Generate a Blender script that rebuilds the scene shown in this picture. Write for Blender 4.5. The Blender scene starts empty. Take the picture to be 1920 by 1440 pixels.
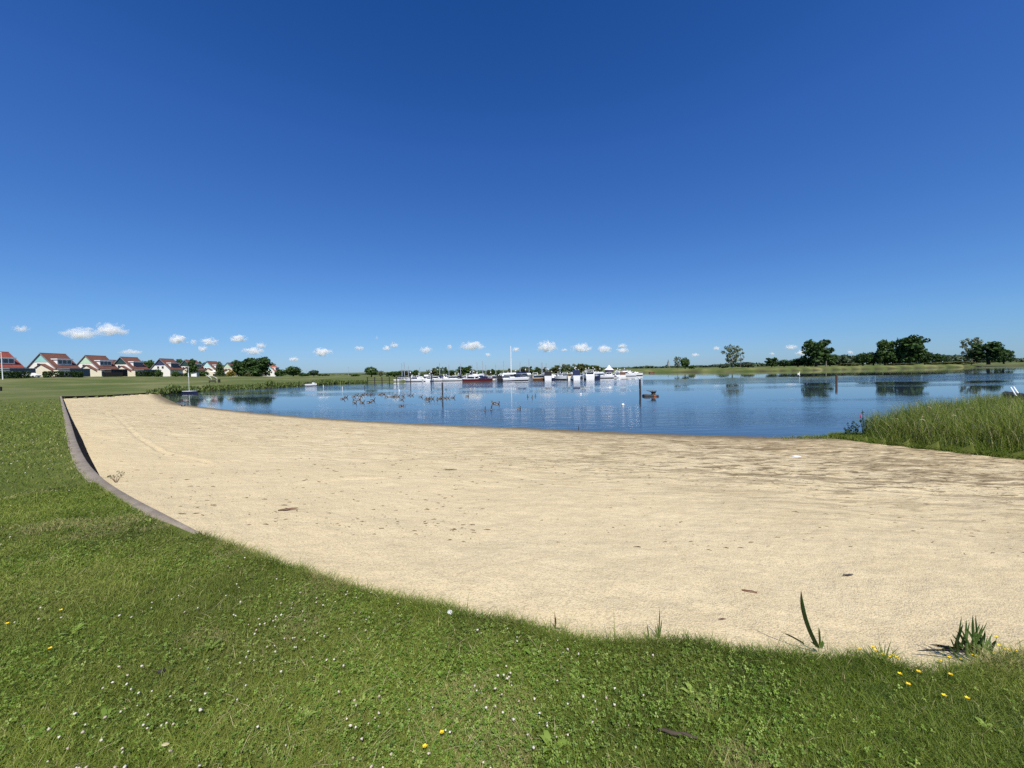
import bpy, bmesh, math, random
import numpy as np
from mathutils import Vector, Matrix

R = math.radians
rng = np.random.default_rng(7)
random.seed(7)
SC = bpy.context.scene
COL = SC.collection
EYE = np.array([0.0, 0.0, 4.0])      # the lake surface is z = 0
FPX = 720.0
PITCH = math.atan(26.5 / 720)
ROLL = R(1.0)

# ------------------------------------------------------------------ camera geometry
_F = np.array([0, math.cos(PITCH), -math.sin(PITCH)])
_R0 = np.array([1.0, 0, 0])
_U0 = np.array([0, math.sin(PITCH), math.cos(PITCH)])
CR = _R0 * math.cos(ROLL) - _U0 * math.sin(ROLL)
CU = _U0 * math.cos(ROLL) + _R0 * math.sin(ROLL)

def ray(px, py):
    return _F + (px - 960) / FPX * CR - (py - 720) / FPX * CU

def G(px, py, z=0.0):
    """ground point seen at photo pixel (px, py) at height z"""
    d = ray(px, py)
    t = (z - EYE[2]) / d[2]
    return EYE + d * t

def AT(px, py, D):
    """point seen at photo pixel at forward distance D"""
    d = ray(px, py)
    return EYE + d * (D / d[1])

def proj(p):
    v = np.asarray(p, float) - EYE
    f = v @ _F
    return 960 + FPX * (v @ CR) / f, 720 - FPX * (v @ CU) / f

cam = bpy.data.cameras.new('camera')
camo = bpy.data.objects.new('camera', cam)
COL.objects.link(camo)
cam.sensor_width = 36
cam.lens = 36 * FPX / 1920
cam.clip_start = 0.05
cam.clip_end = 90000
M = Matrix(((CR[0], CU[0], -_F[0], 0), (CR[1], CU[1], -_F[1], 0), (CR[2], CU[2], -_F[2], 4.0), (0, 0, 0, 1)))
camo.matrix_world = M
SC.camera = camo

# ------------------------------------------------------------------ tagging
def tag(o, label=None, cat=None, group=None, kind=None):
    if label: o['label'] = label
    if cat: o['category'] = cat
    if group: o['group'] = group
    if kind: o['kind'] = kind
    return o

def empty(name, loc=(0, 0, 0), rz=0.0):
    o = bpy.data.objects.new(name, None)
    o.empty_display_size = 0.2
    COL.objects.link(o)
    o.location = loc
    o.rotation_euler = (0, 0, rz)
    return o

def link(name, me, parent=None, loc=None, rz=0.0):
    o = bpy.data.objects.new(name, me)
    COL.objects.link(o)
    if parent: o.parent = parent
    if loc is not None: o.location = loc
    if rz: o.rotation_euler = (0, 0, rz)
    return o

def npmesh(name, V, faces, mats, mi=None, attrs=None, smooth=False):
    """faces: list of int arrays (n,k)"""
    me = bpy.data.meshes.new(name)
    V = np.asarray(V, np.float32)
    faces = [np.asarray(f, np.int32) for f in faces if len(f)]
    nl = sum(f.size for f in faces)
    nf = sum(len(f) for f in faces)
    me.vertices.add(len(V)); me.vertices.foreach_set('co', V.ravel())
    me.loops.add(nl); me.polygons.add(nf)
    me.loops.foreach_set('vertex_index', np.concatenate([f.ravel() for f in faces]))
    tot = np.concatenate([np.full(len(f), f.shape[1], np.int32) for f in faces])
    st = np.concatenate([[0], np.cumsum(tot)[:-1]]).astype(np.int32)
    me.polygons.foreach_set('loop_start', st)
    me.polygons.foreach_set('loop_total', tot)
    if mi is not None:
        me.polygons.foreach_set('material_index', np.asarray(mi, np.int32))
    if smooth:
        me.polygons.foreach_set('use_smooth', np.ones(nf, bool))
    for m in (mats if isinstance(mats, (list, tuple)) else [mats]):
        me.materials.append(m)
    me.update(calc_edges=True)
    for k, a in (attrs or {}).items():
        at = me.attributes.new(k, 'FLOAT', 'POINT')
        at.data.foreach_set('value', np.asarray(a, np.float32))
    return me

class MB:
    """collects simple solids into ONE mesh"""
    def __init__(s):
        s.v = []; s.f = []; s.m = []
    def add(s, V, F, m=0):
        b = len(s.v)
        s.v += [tuple(map(float, p)) for p in V]
        s.f += [tuple(b + i for i in f) for f in F]
        s.m += [m] * len(F)
        return s
    def box(s, x0, x1, y0, y1, z0, z1, m=0):
        V = [(x0, y0, z0), (x1, y0, z0), (x1, y1, z0), (x0, y1, z0), (x0, y0, z1), (x1, y0, z1), (x1, y1, z1), (x0, y1, z1)]
        return s.add(V, [(0, 3, 2, 1), (4, 5, 6, 7), (0, 1, 5, 4), (1, 2, 6, 5), (2, 3, 7, 6), (3, 0, 4, 7)], m)
    def prism(s, pts, y0, y1, m=0):
        """polygon in (x,z), extruded along y"""
        n = len(pts)
        V = [(x, y0, z) for x, z in pts] + [(x, y1, z) for x, z in pts]
        F = [tuple(range(n)), tuple(range(2 * n - 1, n - 1, -1))]
        F += [(i, n + i, n + (i + 1) % n, (i + 1) % n) for i in range(n)]
        return s.add(V, F, m)
    def tube(s, path, rads, n=6, m=0, cap=True):
        P = [Vector(p) for p in path]
        if not hasattr(rads, '__len__'): rads = [rads] * len(P)
        V = []; F = []
        for i, p in enumerate(P):
            d = (P[min(i + 1, len(P) - 1)] - P[max(i - 1, 0)]).normalized()
            a = d.orthogonal().normalized() if i == 0 else (a - d * a.dot(d)).normalized()
            b = d.cross(a)
            for k in range(n):
                t = 2 * math.pi * k / n
                V.append(p + (a * math.cos(t) + b * math.sin(t)) * rads[i])
        for i in range(len(P) - 1):
            for k in range(n):
                F.append((i * n + k, i * n + (k + 1) % n, (i + 1) * n + (k + 1) % n, (i + 1) * n + k))
        if cap:
            F.append(tuple(range(n - 1, -1, -1)))
            F.append(tuple(range((len(P) - 1) * n, len(P) * n)))
        return s.add(V, F, m)
    def lathe(s, prof, n=12, c=(0, 0, 0), m=0):
        V = []; F = []
        for r, z in prof:
            for k in range(n):
                t = 2 * math.pi * k / n
                V.append((c[0] + r * math.cos(t), c[1] + r * math.sin(t), c[2] + z))
        for i in range(len(prof) - 1):
            for k in range(n):
                F.append((i * n + k, i * n + (k + 1) % n, (i + 1) * n + (k + 1) % n, (i + 1) * n + k))
        F.append(tuple(range(n - 1, -1, -1)))
        F.append(tuple(range((len(prof) - 1) * n, len(prof) * n)))
        return s.add(V, F, m)
    def ell(s, c, r, n=8, k=6, m=0):
        prof = []
        V = []; F = []
        for i in range(1, k):
            ph = math.pi * i / k
            for j in range(n):
                t = 2 * math.pi * j / n
                V.append((c[0] + r[0] * math.sin(ph) * math.cos(t), c[1] + r[1] * math.sin(ph) * math.sin(t), c[2] - r[2] * math.cos(ph)))
        for i in range(k - 2):
            for j in range(n):
                F.append((i * n + j, i * n + (j + 1) % n, (i + 1) * n + (j + 1) % n, (i + 1) * n + j))
        V.append((c[0], c[1], c[2] - r[2])); V.append((c[0], c[1], c[2] + r[2]))
        a = len(V) - 2
        for j in range(n):
            F.append((a, (j + 1) % n, j))
            F.append((a + 1, (k - 2) * n + j, (k - 2) * n + (j + 1) % n))
        return s.add(V, F, m)
    def mesh(s, name, mats, smooth=False):
        me = bpy.data.meshes.new(name)
        me.from_pydata(s.v, [], s.f)
        for mm in (mats if isinstance(mats, (list, tuple)) else [mats]): me.materials.append(mm)
        me.polygons.foreach_set('material_index', s.m)
        if smooth: me.polygons.foreach_set('use_smooth', [True] * len(s.f))
        bm = bmesh.new(); bm.from_mesh(me); bmesh.ops.recalc_face_normals(bm, faces=bm.faces); bm.to_mesh(me); bm.free()
        me.update()
        return me
    def build(s, name, mats, parent=None, loc=None, rz=0.0, smooth=False):
        return link(name, s.mesh(name, mats, smooth), parent, loc, rz)

def copy_tree(o, parent=None):
    c = o.copy(); COL.objects.link(c)
    if parent: c.parent = parent
    for ch in list(o.children): copy_tree(ch, c)
    return c

# ------------------------------------------------------------------ materials
def lin(r, g, b):
    f = lambda c: (c / 255 / 12.92) if c / 255 <= 0.04045 else ((c / 255 + 0.055) / 1.055) ** 2.4
    return (f(r), f(g), f(b), 1)

class NT:
    def __init__(s, name):
        s.m = bpy.data.materials.new(name); s.m.use_nodes = True
        s.t = s.m.node_tree; s.t.nodes.clear()
        s.out = s.t.nodes.new('ShaderNodeOutputMaterial')
    def n(s, typ, **kw):
        x = s.t.nodes.new('ShaderNode' + typ)
        for k, v in kw.items():
            if k.startswith('i_'): x.inputs[k[2:].replace('_', ' ')].default_value = v
            else: setattr(x, k, v)
        return x
    def l(s, a, b): s.t.links.new(a, b); return s
    def mix(s, fac, a, b, blend='MIX'):
        x = s.n('Mix', data_type='RGBA', blend_type=blend)
        for sock, v in ((x.inputs[0], fac), (x.inputs[6], a), (x.inputs[7], b)):
            if hasattr(v, 'is_linked') or hasattr(v, 'links'): s.t.links.new(v, sock)
            else: sock.default_value = v
        return x.outputs[2]
    def math(s, op, a, b=0.0, c=0.0, clamp=False):
        x = s.n('Math', operation=op, use_clamp=clamp)
        for i, v in enumerate((a, b, c)):
            if hasattr(v, 'links'): s.t.links.new(v, x.inputs[i])
            else: x.inputs[i].default_value = v
        return x.outputs[0]
    def ramp(s, fac, stops):
        x = s.n('ValToRGB')
        e = x.color_ramp.elements
        while len(e) < len(stops): e.new(0.5)
        for el, (p, c) in zip(e, stops): el.position = p; el.color = c if len(c) == 4 else (*c, 1)
        s.t.links.new(fac, x.inputs[0])
        return x.outputs[0]
    def mapr(s, v, a, b, c=0.0, d=1.0, smooth=False):
        x = s.n('MapRange', clamp=True)
        if smooth: x.interpolation_type = 'SMOOTHSTEP'
        s.t.links.new(v, x.inputs[0])
        for i, q in enumerate((a, b, c, d)): x.inputs[1 + i].default_value = q
        return x.outputs[0]
    def noise(s, vec, scale, detail=3, rough=0.5):
        x = s.n('TexNoise'); x.inputs['Scale'].default_value = scale
        x.inputs['Detail'].default_value = detail; x.inputs['Roughness'].default_value = rough
        if vec is not None: s.t.links.new(vec, x.inputs['Vector'])
        return x.outputs[0]
    def obj(s): return s.n('TexCoord').outputs['Object']
    def attr(s, name): return s.n('Attribute', attribute_name=name).outputs['Fac']
    def scaled(s, vec, sx, sy, sz):
        x = s.n('Mapping'); x.inputs['Scale'].default_value = (sx, sy, sz); s.t.links.new(vec, x.inputs['Vector'])
        return x.outputs[0]
    def pbsdf(s, col, rough=0.6, spec=0.3, metal=0.0, normal=None):
        p = s.n('BsdfPrincipled')
        if hasattr(col, 'links'): s.t.links.new(col, p.inputs['Base Color'])
        else: p.inputs['Base Color'].default_value = col
        if hasattr(rough, 'links'): s.t.links.new(rough, p.inputs['Roughness'])
        else: p.inputs['Roughness'].default_value = rough
        p.inputs['Specular IOR Level'].default_value = spec
        p.inputs['Metallic'].default_value = metal
        if normal is not None: s.t.links.new(normal, p.inputs['Normal'])
        return p
    def bump(s, h, strength=0.5, dist=0.02, normal=None):
        b = s.n('Bump'); b.inputs['Strength'].default_value = strength; b.inputs['Distance'].default_value = dist
        s.t.links.new(h, b.inputs['Height'])
        if normal is not None: s.t.links.new(normal, b.inputs['Normal'])
        return b.outputs[0]
    def done(s, shader): s.t.links.new(shader, s.out.inputs['Surface']); return s.m

def plain(name, rgb, rough=0.6, spec=0.3, var=0.12, scale=3.0, metal=0.0):
    """painted or weathered surface with a little tone variation of its own"""
    t = NT(name)
    c = rgb if len(rgb) == 4 else (*rgb, 1)
    n = t.noise(t.obj(), scale, 4)
    dark = tuple(x * (1 - var) for x in c[:3]) + (1,)
    lite = tuple(min(1, x * (1 + var)) for x in c[:3]) + (1,)
    col = t.ramp(n, [(0.3, dark), (0.7, lite)])
    return t.done(t.pbsdf(col, rough, spec, metal).outputs[0])

def leafy(name, dark, lite, transl=0.3, rough=0.6):
    """leaves: each leaf clump has a tone of its own"""
    t = NT(name)
    col = t.mix(t.attr('tone'), dark, lite)
    p = t.pbsdf(col, rough, 0.2)
    tr = t.n('BsdfTranslucent'); t.l(col, tr.inputs['Color'])
    ms = t.n('MixShader'); ms.inputs[0].default_value = transl
    t.l(p.outputs[0], ms.inputs[1]); t.l(tr.outputs[0], ms.inputs[2])
    return t.done(ms.outputs[0])

MT = {}
MT['white'] = plain('white_gelcoat', (0.78, 0.78, 0.76), 0.35, 0.4, 0.05)
MT['cream'] = plain('cream_render', (0.68, 0.62, 0.48), 0.8, 0.2, 0.06)
MT['whitewall'] = plain('white_render', (0.74, 0.71, 0.64), 0.85, 0.2, 0.05)
MT['glass'] = plain('dark_glass', (0.02, 0.03, 0.05), 0.08, 0.6, 0.3)
MT['navy'] = plain('navy_paint', (0.015, 0.02, 0.06), 0.4, 0.4)
MT['black'] = plain('black_canvas', (0.015, 0.015, 0.018), 0.7)
MT['red'] = plain('dark_red_paint', (0.085, 0.012, 0.014), 0.4)
MT['brown'] = plain('varnished_wood', (0.13, 0.06, 0.03), 0.45)
MT['beige'] = plain('beige_paint', (0.55, 0.45, 0.30), 0.5)
MT['grey'] = plain('grey_paint', (0.25, 0.26, 0.28), 0.6)
MT['slate'] = plain('slate_grey_cladding', (0.10, 0.12, 0.14), 0.6)
MT['purple'] = plain('purple_canvas', (0.07, 0.03, 0.09), 0.7)
MT['metal'] = plain('aluminium', (0.55, 0.56, 0.58), 0.35, 0.5, 0.05, 3, 0.6)
MT['greywood'] = plain('weathered_wood', (0.09, 0.075, 0.06), 0.85, 0.2, 0.4, 6)
MT['darkwood'] = plain('wet_dark_wood', (0.035, 0.03, 0.028), 0.7, 0.3, 0.4, 6)
MT['brownpile'] = plain('brown_wood', (0.11, 0.065, 0.045), 0.8, 0.2, 0.3, 6)
MT['bark'] = plain('bark', (0.07, 0.055, 0.04), 0.9, 0.1, 0.4, 2)
MT['palebark'] = plain('pale_bark', (0.22, 0.20, 0.17), 0.9, 0.1, 0.3, 2)
MT['fence'] = plain('dark_fence', (0.04, 0.033, 0.03), 0.8, 0.2, 0.4, 4)
MT['red_tile'] = plain('red_roof_tiles', (0.27, 0.07, 0.048), 0.75, 0.2, 0.2, 2)
MT['brown_tile'] = plain('brown_roof_tiles', (0.16, 0.072, 0.050), 0.75, 0.2, 0.2, 2)
MT['orange_tile'] = plain('orange_roof_tiles', (0.40, 0.13, 0.07), 0.75, 0.2, 0.2, 2)
MT['turq'] = plain('turquoise_boards', (0.26, 0.50, 0.46), 0.7, 0.2, 0.05)
MT['palegreen'] = plain('pale_green_boards', (0.45, 0.60, 0.42), 0.7, 0.2, 0.05)
MT['darkgreen'] = plain('dark_green_boards', (0.025, 0.06, 0.055), 0.7, 0.2, 0.1)
MT['navyboard'] = plain('navy_boards', (0.04, 0.045, 0.09), 0.7, 0.2, 0.1)
MT['paleturq'] = plain('pale_turquoise_boards', (0.45, 0.66, 0.64), 0.7, 0.2, 0.05)
MT['foil'] = plain('pink_petals', (0.45, 0.08, 0.20), 0.6)
MT['yellow'] = plain('yellow_petals', (0.75, 0.52, 0.02), 0.6, 0.2, 0.1, 60)
MT['orange'] = plain('orange_plastic', (0.5, 0.12, 0.03), 0.5)
MT['concrete'] = None

MT['oak'] = leafy('oak_leaves', (0.015, 0.033, 0.009, 1), (0.0674, 0.1276, 0.03, 1), 0.25)
MT['midleaf'] = leafy('mid_green_leaves', (0.0253, 0.0552, 0.0115, 1), (0.092, 0.1552, 0.0368, 1), 0.25)
MT['willow'] = leafy('grey_green_leaves', (0.085, 0.115, 0.058, 1), (0.22, 0.25, 0.145, 1), 0.25)
MT['conifer'] = leafy('conifer_needles', (0.0172, 0.0379, 0.0092, 1), (0.069, 0.1035, 0.0253, 1), 0.15)
MT['olive'] = leafy('olive_leaves', (0.055, 0.070, 0.020, 1), (0.15, 0.16, 0.055, 1), 0.25)
MT['hedge'] = leafy('hedge_leaves', (0.018, 0.0396, 0.0108, 1), (0.063, 0.1116, 0.0252, 1), 0.15)
MT['goldleaf'] = leafy('yellow_green_leaves', (0.14, 0.12, 0.02, 1), (0.36, 0.28, 0.06, 1), 0.25)
MT['farwood'] = leafy('far_wood_leaves', (0.035, 0.058, 0.030, 1), (0.085, 0.115, 0.062, 1), 0.2)
# ------------------------------------------------------------------ terrain
def W(px, py, z): return G(px, py, z)[:2]

# lawn edge against the sand: (px, py, ground height there, drop to the sand)
EDGE = [(115, 743, 1.2, .35), (117, 748, 1.35, .35), (121, 762, 1.75, .36), (127, 780, 2.0, .46), (133, 800, 2.12, .50),
        (140, 825, 2.2, .52), (150, 850, 2.25, .50), (160, 868, 2.28, .44), (172, 884, 2.3, .26), (190, 901, 2.3, .05), (235, 931, 2.32, .03),
        (300, 964, 2.33, .03), (372, 1002, 2.33, .03), (450, 1030, 2.33, .06), (540, 1062, 2.33, .07), (640, 1096, 2.33, .07), (735, 1122, 2.33, .07),
        (825, 1138, 2.33, .06), (900, 1158, 2.33, .06), (960, 1166, 2.33, .06), (1040, 1190, 2.32, .06), (1110, 1206, 2.32, .07), (1200, 1206, 2.32, .06), (1290, 1202, 2.32, .06),
        (1390, 1222, 2.32, .07), (1480, 1230, 2.31, .07), (1560, 1236, 2.3, .05), (1630, 1232, 2.3, .05), (1690, 1250, 2.3, .06),
        (1740, 1264, 2.3, .07), (1800, 1256, 2.29, .06), (1850, 1238, 2.29, .06), (1930, 1226, 2.28, .06)]
edge_w = [(*W(a, b, c), d) for a, b, c, d in EDGE] + [(4.2, 2.35, .06), (6, 2.2, .06), (9, 1.9, .06), (15, 1.2, .06), (30, -2, .06)]
far_edge = [(*W(300, 739.6, 0.1), .1), (*W(250, 740.3, .45), .2), (*W(200, 741.2, .8), .28), (*W(150, 742.3, 1.05), .33)]
EDGEL = np.array(far_edge + edge_w)                    # far shore corner -> wall -> near edge -> right
SHORE = [W(a, b, 0) for a, b in [(300, 741.5), (318, 750), (335, 757.5), (365, 761.5), (400, 765.5), (440, 770), (480, 774), (560, 781), (690, 790), (860, 797.5),
                                 (1000, 803), (1150, 810), (1300, 815.5), (1450, 819), (1590, 818)]]
REEDBACK = [(22.5, 22.6), (28, 24.5), (36, 29), (60, 40), (120, 70), (300, 140), (600, 230)]
FARB = [(700, 330)] + [W(a, b, 0) for a, b in [(1900, 687), (1820, 688.4), (1750, 690), (1620, 692.4), (1500, 695), (1450, 696), (1377, 697), (1250, 698.2)]]
MARINA = [(*AT(1205, 700, 300)[:2],), (*AT(1185, 700, 250)[:2],), (*AT(1150, 700, 215)[:2],), (*AT(1080, 700, 182)[:2],), (*AT(960, 700, 172)[:2],), (*AT(860, 700, 168)[:2],)]
LEFTB = [W(a, b, 0) for a, b in [(766, 715.6), (690, 717.8), (629, 719.5), (597, 722), (563, 724.2), (513, 727.5), (447, 731), (380, 733.5), (340, 737.5), (303, 740.5)]]
WP = np.array(list(map(tuple, SHORE + REEDBACK + FARB + MARINA + LEFTB)))
REEDFRONT = [W(a, b, z) for a, b, z in [(1560, 819.5, .05), (1640, 828, .12), (1720, 836, .18), (1820, 846, .24), (1920, 855, .3), (2050, 870, .4)]] + [(32, 13), (45, 8)]

def seg_dist(P, L, closed=False, attr=None):
    best = np.full(len(P), 1e18); at = np.zeros(len(P))
    n = len(L)
    for i in range(n if closed else n - 1):
        a = L[i][:2]; b = L[(i + 1) % n][:2]
        d = b - a
        t = np.clip(((P - a) @ d) / (d @ d + 1e-12), 0, 1)
        q = ((P - a - t[:, None] * d) ** 2).sum(1)
        m = q < best
        best[m] = q[m]
        if attr is not None:
            at[m] = (attr[i] + (attr[(i + 1) % n] - attr[i]) * t)[m]
    return (np.sqrt(best), at) if attr is not None else np.sqrt(best)

def inside(P, L):
    x, y = P[:, 0], P[:, 1]; r = np.zeros(len(P), bool)
    n = len(L)
    for i in range(n):
        x0, y0 = L[i][:2]; x1, y1 = L[(i + 1) % n][:2]
        c = (y0 > y) != (y1 > y)
        with np.errstate(divide='ignore', invalid='ignore'):
            xi = x0 + (y - y0) * (x1 - x0) / (y1 - y0 + 1e-15)
        r ^= c & (x < xi)
    return r

SANDPOLY = np.array([tuple(e[:2]) for e in EDGEL] + [tuple(p) for p in REEDFRONT[::-1]] +
                    [(21, 30), (10, 40), (-30, 60), (-60, 95), (-74, 84)])

_cp = [(0, 0, 2.4), (3, -2, 2.4), (-3, -2, 2.4), (0, -10, 2.4), (20, -10, 2.2), (-20, -10, 2.6), (-60, 0, 2.2), (-60, -40, 2.5)]
_cp += [(*W(a, b, c), c) for a, b, c, d in EDGE]
_cp += [(e[0], e[1], z) for e, z in zip(far_edge, (.5, .7, .85, 1.05))]
_cp += [(*W(0, 735, 1.5), 1.5), (*W(-300, 735, 1.9), 1.9)]
_cp += [(*p, z) for p, z in zip(REEDFRONT, (.35, .4, .5, .6, .7, .8, .9, 1.0))]
_cp += [(30, 22, .7), (60, 34, 1.0), (60, 0, 1.6), (200, 0, 2), (300, 100, 2)]
_cp += [(*p, .7) for p in LEFTB[1::2]]
_hx = -158
_cp += [(_hx, y, z) for y, z in ((60, 4.2), (100, 4.35), (125, 4.35), (145, 4.2), (165, 3.95), (185, 3.65), (211, 3.25), (235, 2.7), (262, 2.1))]
_cp += [(-260, 100, 4.4), (-260, 200, 3.6), (-260, 280, 2.4)]
_cp += [(*AT(a, 706, d)[:2], z) for a, d, z in ((560, 300, 1.7), (640, 260, 1.7), (700, 230, 1.4), (760, 220, 1.2), (860, 200, 1.2), (960, 200, 1.2), (1080, 215, 1.2), (1150, 250, 1.3), (1205, 330, 1.6))]
_cp += [(*AT(a, 690, 300)[:2], 2.35) for a in (1260, 1400, 1550, 1700, 1850, 2100)]
_cp += [(*AT(a, 690, 450)[:2], 2.5) for a in (-200, 300, 700, 900, 1200, 1500, 1800, 2300)]
_cp += [(-3000, 3000, 3.0), (0, 3000, 3.0), (3000, 3000, 3.0), (-3000, -500, 3), (3000, -500, 3)]
CP = np.array(_cp)
_d = np.sqrt(((CP[:, None, :2] - CP[None, :, :2]) ** 2).sum(-1))
_A = np.zeros((len(CP) + 1,) * 2); _A[:-1, :-1] = -_d - 0.05 * np.eye(len(CP)); _A[-1, :-1] = 1; _A[:-1, -1] = 1
_w = np.linalg.solve(_A, np.append(CP[:, 2], 0))

def zland(P):
    out = np.empty(len(P))
    for i in range(0, len(P), 40000):
        q = P[i:i + 40000]
        out[i:i + 40000] = -np.sqrt(((q[:, None] - CP[None, :, :2]) ** 2).sum(-1)) @ _w[:-1] + _w[-1]
    return np.clip(out, .3, 4.8)

def vnoise(P, scale, seed=0, octaves=3):
    """value noise in the plane"""
    out = np.zeros(len(P)); amp = 1.0; tot = 0
    for o in range(octaves):
        q = P * scale * 2 ** o + seed * 17.3
        i = np.floor(q).astype(np.int64); f = q - i; f = f * f * (3 - 2 * f)
        def h(a, b):
            n = (a * 374761393 + b * 668265263 + (seed + o) * 974711) & 0xFFFFFFFF
            n = ((n ^ (n >> 13)) * 1274126177) & 0xFFFFFFFF
            return ((n ^ (n >> 16)) & 0xFFFF) / 65535.0
        a = h(i[:, 0], i[:, 1]); b = h(i[:, 0] + 1, i[:, 1]); c = h(i[:, 0], i[:, 1] + 1); d = h(i[:, 0] + 1, i[:, 1] + 1)
        out += amp * ((a * (1 - f[:, 0]) + b * f[:, 0]) * (1 - f[:, 1]) + (c * (1 - f[:, 0]) + d * f[:, 0]) * f[:, 1])
        tot += amp; amp *= .5
    return out / tot

def heights(P):
    """land height, sand height, signed distance from the water, in-sand mask"""
    dw = seg_dist(P, WP, True); dw = np.where(inside(P, WP), -dw, dw)
    r = np.hypot(P[:, 0], P[:, 1])
    zl = zland(P)
    wdt = np.where(r > 150, 7.0, 2.2)
    s = np.clip(dw / wdt, 0, 1); s = s * (2 - s)
    zg = np.where(dw > 0, 0.03 + (zl - 0.03) * s, np.maximum(-1.5, dw * .4))
    de, drop = seg_dist(P, EDGEL, False, EDGEL[:, 2])
    ins = inside(P, SANDPOLY)
    k = np.clip(dw, 0, None) / (np.clip(dw, 0, None) + de + 1e-6)
    zs = np.where(dw > 0, (zl - drop) * k, np.maximum(-.8, dw * .12))
    # behind the sand the reed ground rises gently instead of stepping up
    rz_ = (~ins) & (P[:, 0] > 8) & (P[:, 1] > 4) & (r < 90)
    if rz_.any():
        df_ = seg_dist(P[rz_], np.array(REEDFRONT))
        zg[rz_] = np.minimum(zg[rz_], np.maximum(zs[rz_], 0) + .02 + df_ * .10)
    return zg, zs, dw, ins, de

def zground(x, y, sand=None):
    P = np.array([[x, y]], float)
    zg, zs, dw, ins, de = heights(P)
    return float((zs if (ins[0] if sand is None else sand) else zg)[0])

def on_ground(px, py, it=8):
    """point on the terrain seen at a photo pixel"""
    z = 1.0
    for _ in range(it):
        p = G(px, py, z); z = 0.5 * z + 0.5 * zground(p[0], p[1])
    p = G(px, py, z)
    return Vector((p[0], p[1], zground(p[0], p[1])))

fine = np.radians(np.arange(-61, 61.01, .16))
coarse = np.radians(np.arange(64, 298, 4.0))
ANG = np.concatenate([fine, coarse])
rad = [0.25]
while rad[-1] < 30000:
    x = rad[-1]
    rad.append(x * (1.012 if x < 60 else 1.02 if x < 450 else 1.25) if x > 1 else x + .05)
RAD = np.array(rad)

def polar(rr, aa, close):
    P = np.stack([np.outer(rr, np.sin(aa)), np.outer(rr, np.cos(aa))], -1).reshape(-1, 2)
    na, nr = len(aa), len(rr)
    i, j = np.meshgrid(np.arange(nr - 1), np.arange(na if close else na - 1), indexing='ij')
    j2 = (j + 1) % na
    F = np.stack([i * na + j, i * na + j2, (i + 1) * na + j2, (i + 1) * na + j], -1).reshape(-1, 4)
    return P, F[:, ::-1]

# ---- grassland sheet
P, F = polar(RAD, ANG, True)
zg, zs, dw, ins, de = heights(P)
rr = np.hypot(P[:, 0], P[:, 1])
dsp = seg_dist(P, SANDPOLY, True)
zz = np.where(ins, zg - (np.clip(zg - zs, 0, None) + .3) * np.clip(dsp / np.where(P[:, 0] > 5, np.maximum(.14, rr * .011), .14), 0, 1), zg)
zz += np.where(ins, 0, (vnoise(P, .35, 3) - .5) * np.clip(.05 + rr * .002, 0, .35) * np.clip(dw / 4, 0, 1) * np.clip((dsp - .4) / 2.5, 0, 1))
meadow = ((P[:, 1] > 225) & (P[:, 0] > 55)).astype(float)
bank = np.clip((rr - 60) / 50, 0, 1) * (1 - meadow)
V = np.column_stack([P, zz])
t = NT('grass_ground')
o = t.obj()
n1 = t.noise(o, 1.3, 5, .6); n2 = t.noise(o, 55, 3, .7); n3 = t.noise(o, .09, 4, .55)
near = t.ramp(n1, [(.3, (.060, .088, .012)), (.55, (.085, .115, .020)), (.75, (.125, .14, .036))])
near = t.mix(t.mapr(n2, .35, .7), near, t.mix(.4, near, (.13, .105, .04, 1)))
bk = t.ramp(t.noise(t.scaled(o, 1, 1, 1), .06, 5, .6), [(.34, (.070, .095, .024)), (.5, (.098, .116, .036)), (.66, (.155, .155, .066))])
md = t.ramp(n3, [(.3, (.06, .088, .020)), (.5, (.095, .118, .034)), (.72, (.20, .195, .078))])
col = t.mix(t.attr('bank'), near, bk)
col = t.mix(t.attr('meadow'), col, md)
col = t.mix(t.mapr(t.attr('wet'), 0, 1.0), col, (.045, .040, .022, 1))
pb = t.pbsdf(col, .9, .1, 0, t.bump(t.noise(o, 30, 4, .7), .7, .03))
M_GRASS = t.done(pb.outputs[0])
lawn = link('grassland', npmesh('grassland', V, [F], M_GRASS, attrs={'meadow': meadow, 'bank': bank, 'wet': np.clip(1 - dw / 1.2, 0, 1)}, smooth=True))
tag(lawn, kind='structure')

# ---- beach sheet
P, F = polar(RAD[(RAD > 1.2) & (RAD < 130)], fine, False)
zg, zs, dw, ins, de = heights(P)
zz = np.where(ins | (dw < 0), zs, np.minimum(zs, zg) - .25)
keep = (dw > -12) & (ins | (de < 1.5) | ((dw < 4) & (P[:, 0] < 40)))
band = np.exp(-((dw - 8) / 7.5) ** 2) * np.clip(dw / 1.5, 0, 1)
rough = np.clip(dw / 2, 0, 1) * np.clip(de / .5, 0, 1)
zz += rough * ((vnoise(P, .5, 5, 2) - .5) * .10 + (vnoise(P, 2.2, 9, 3) - .5) * (.030 + .060 * band) + (vnoise(P, 9, 11, 2) - .5) * .009)
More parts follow.
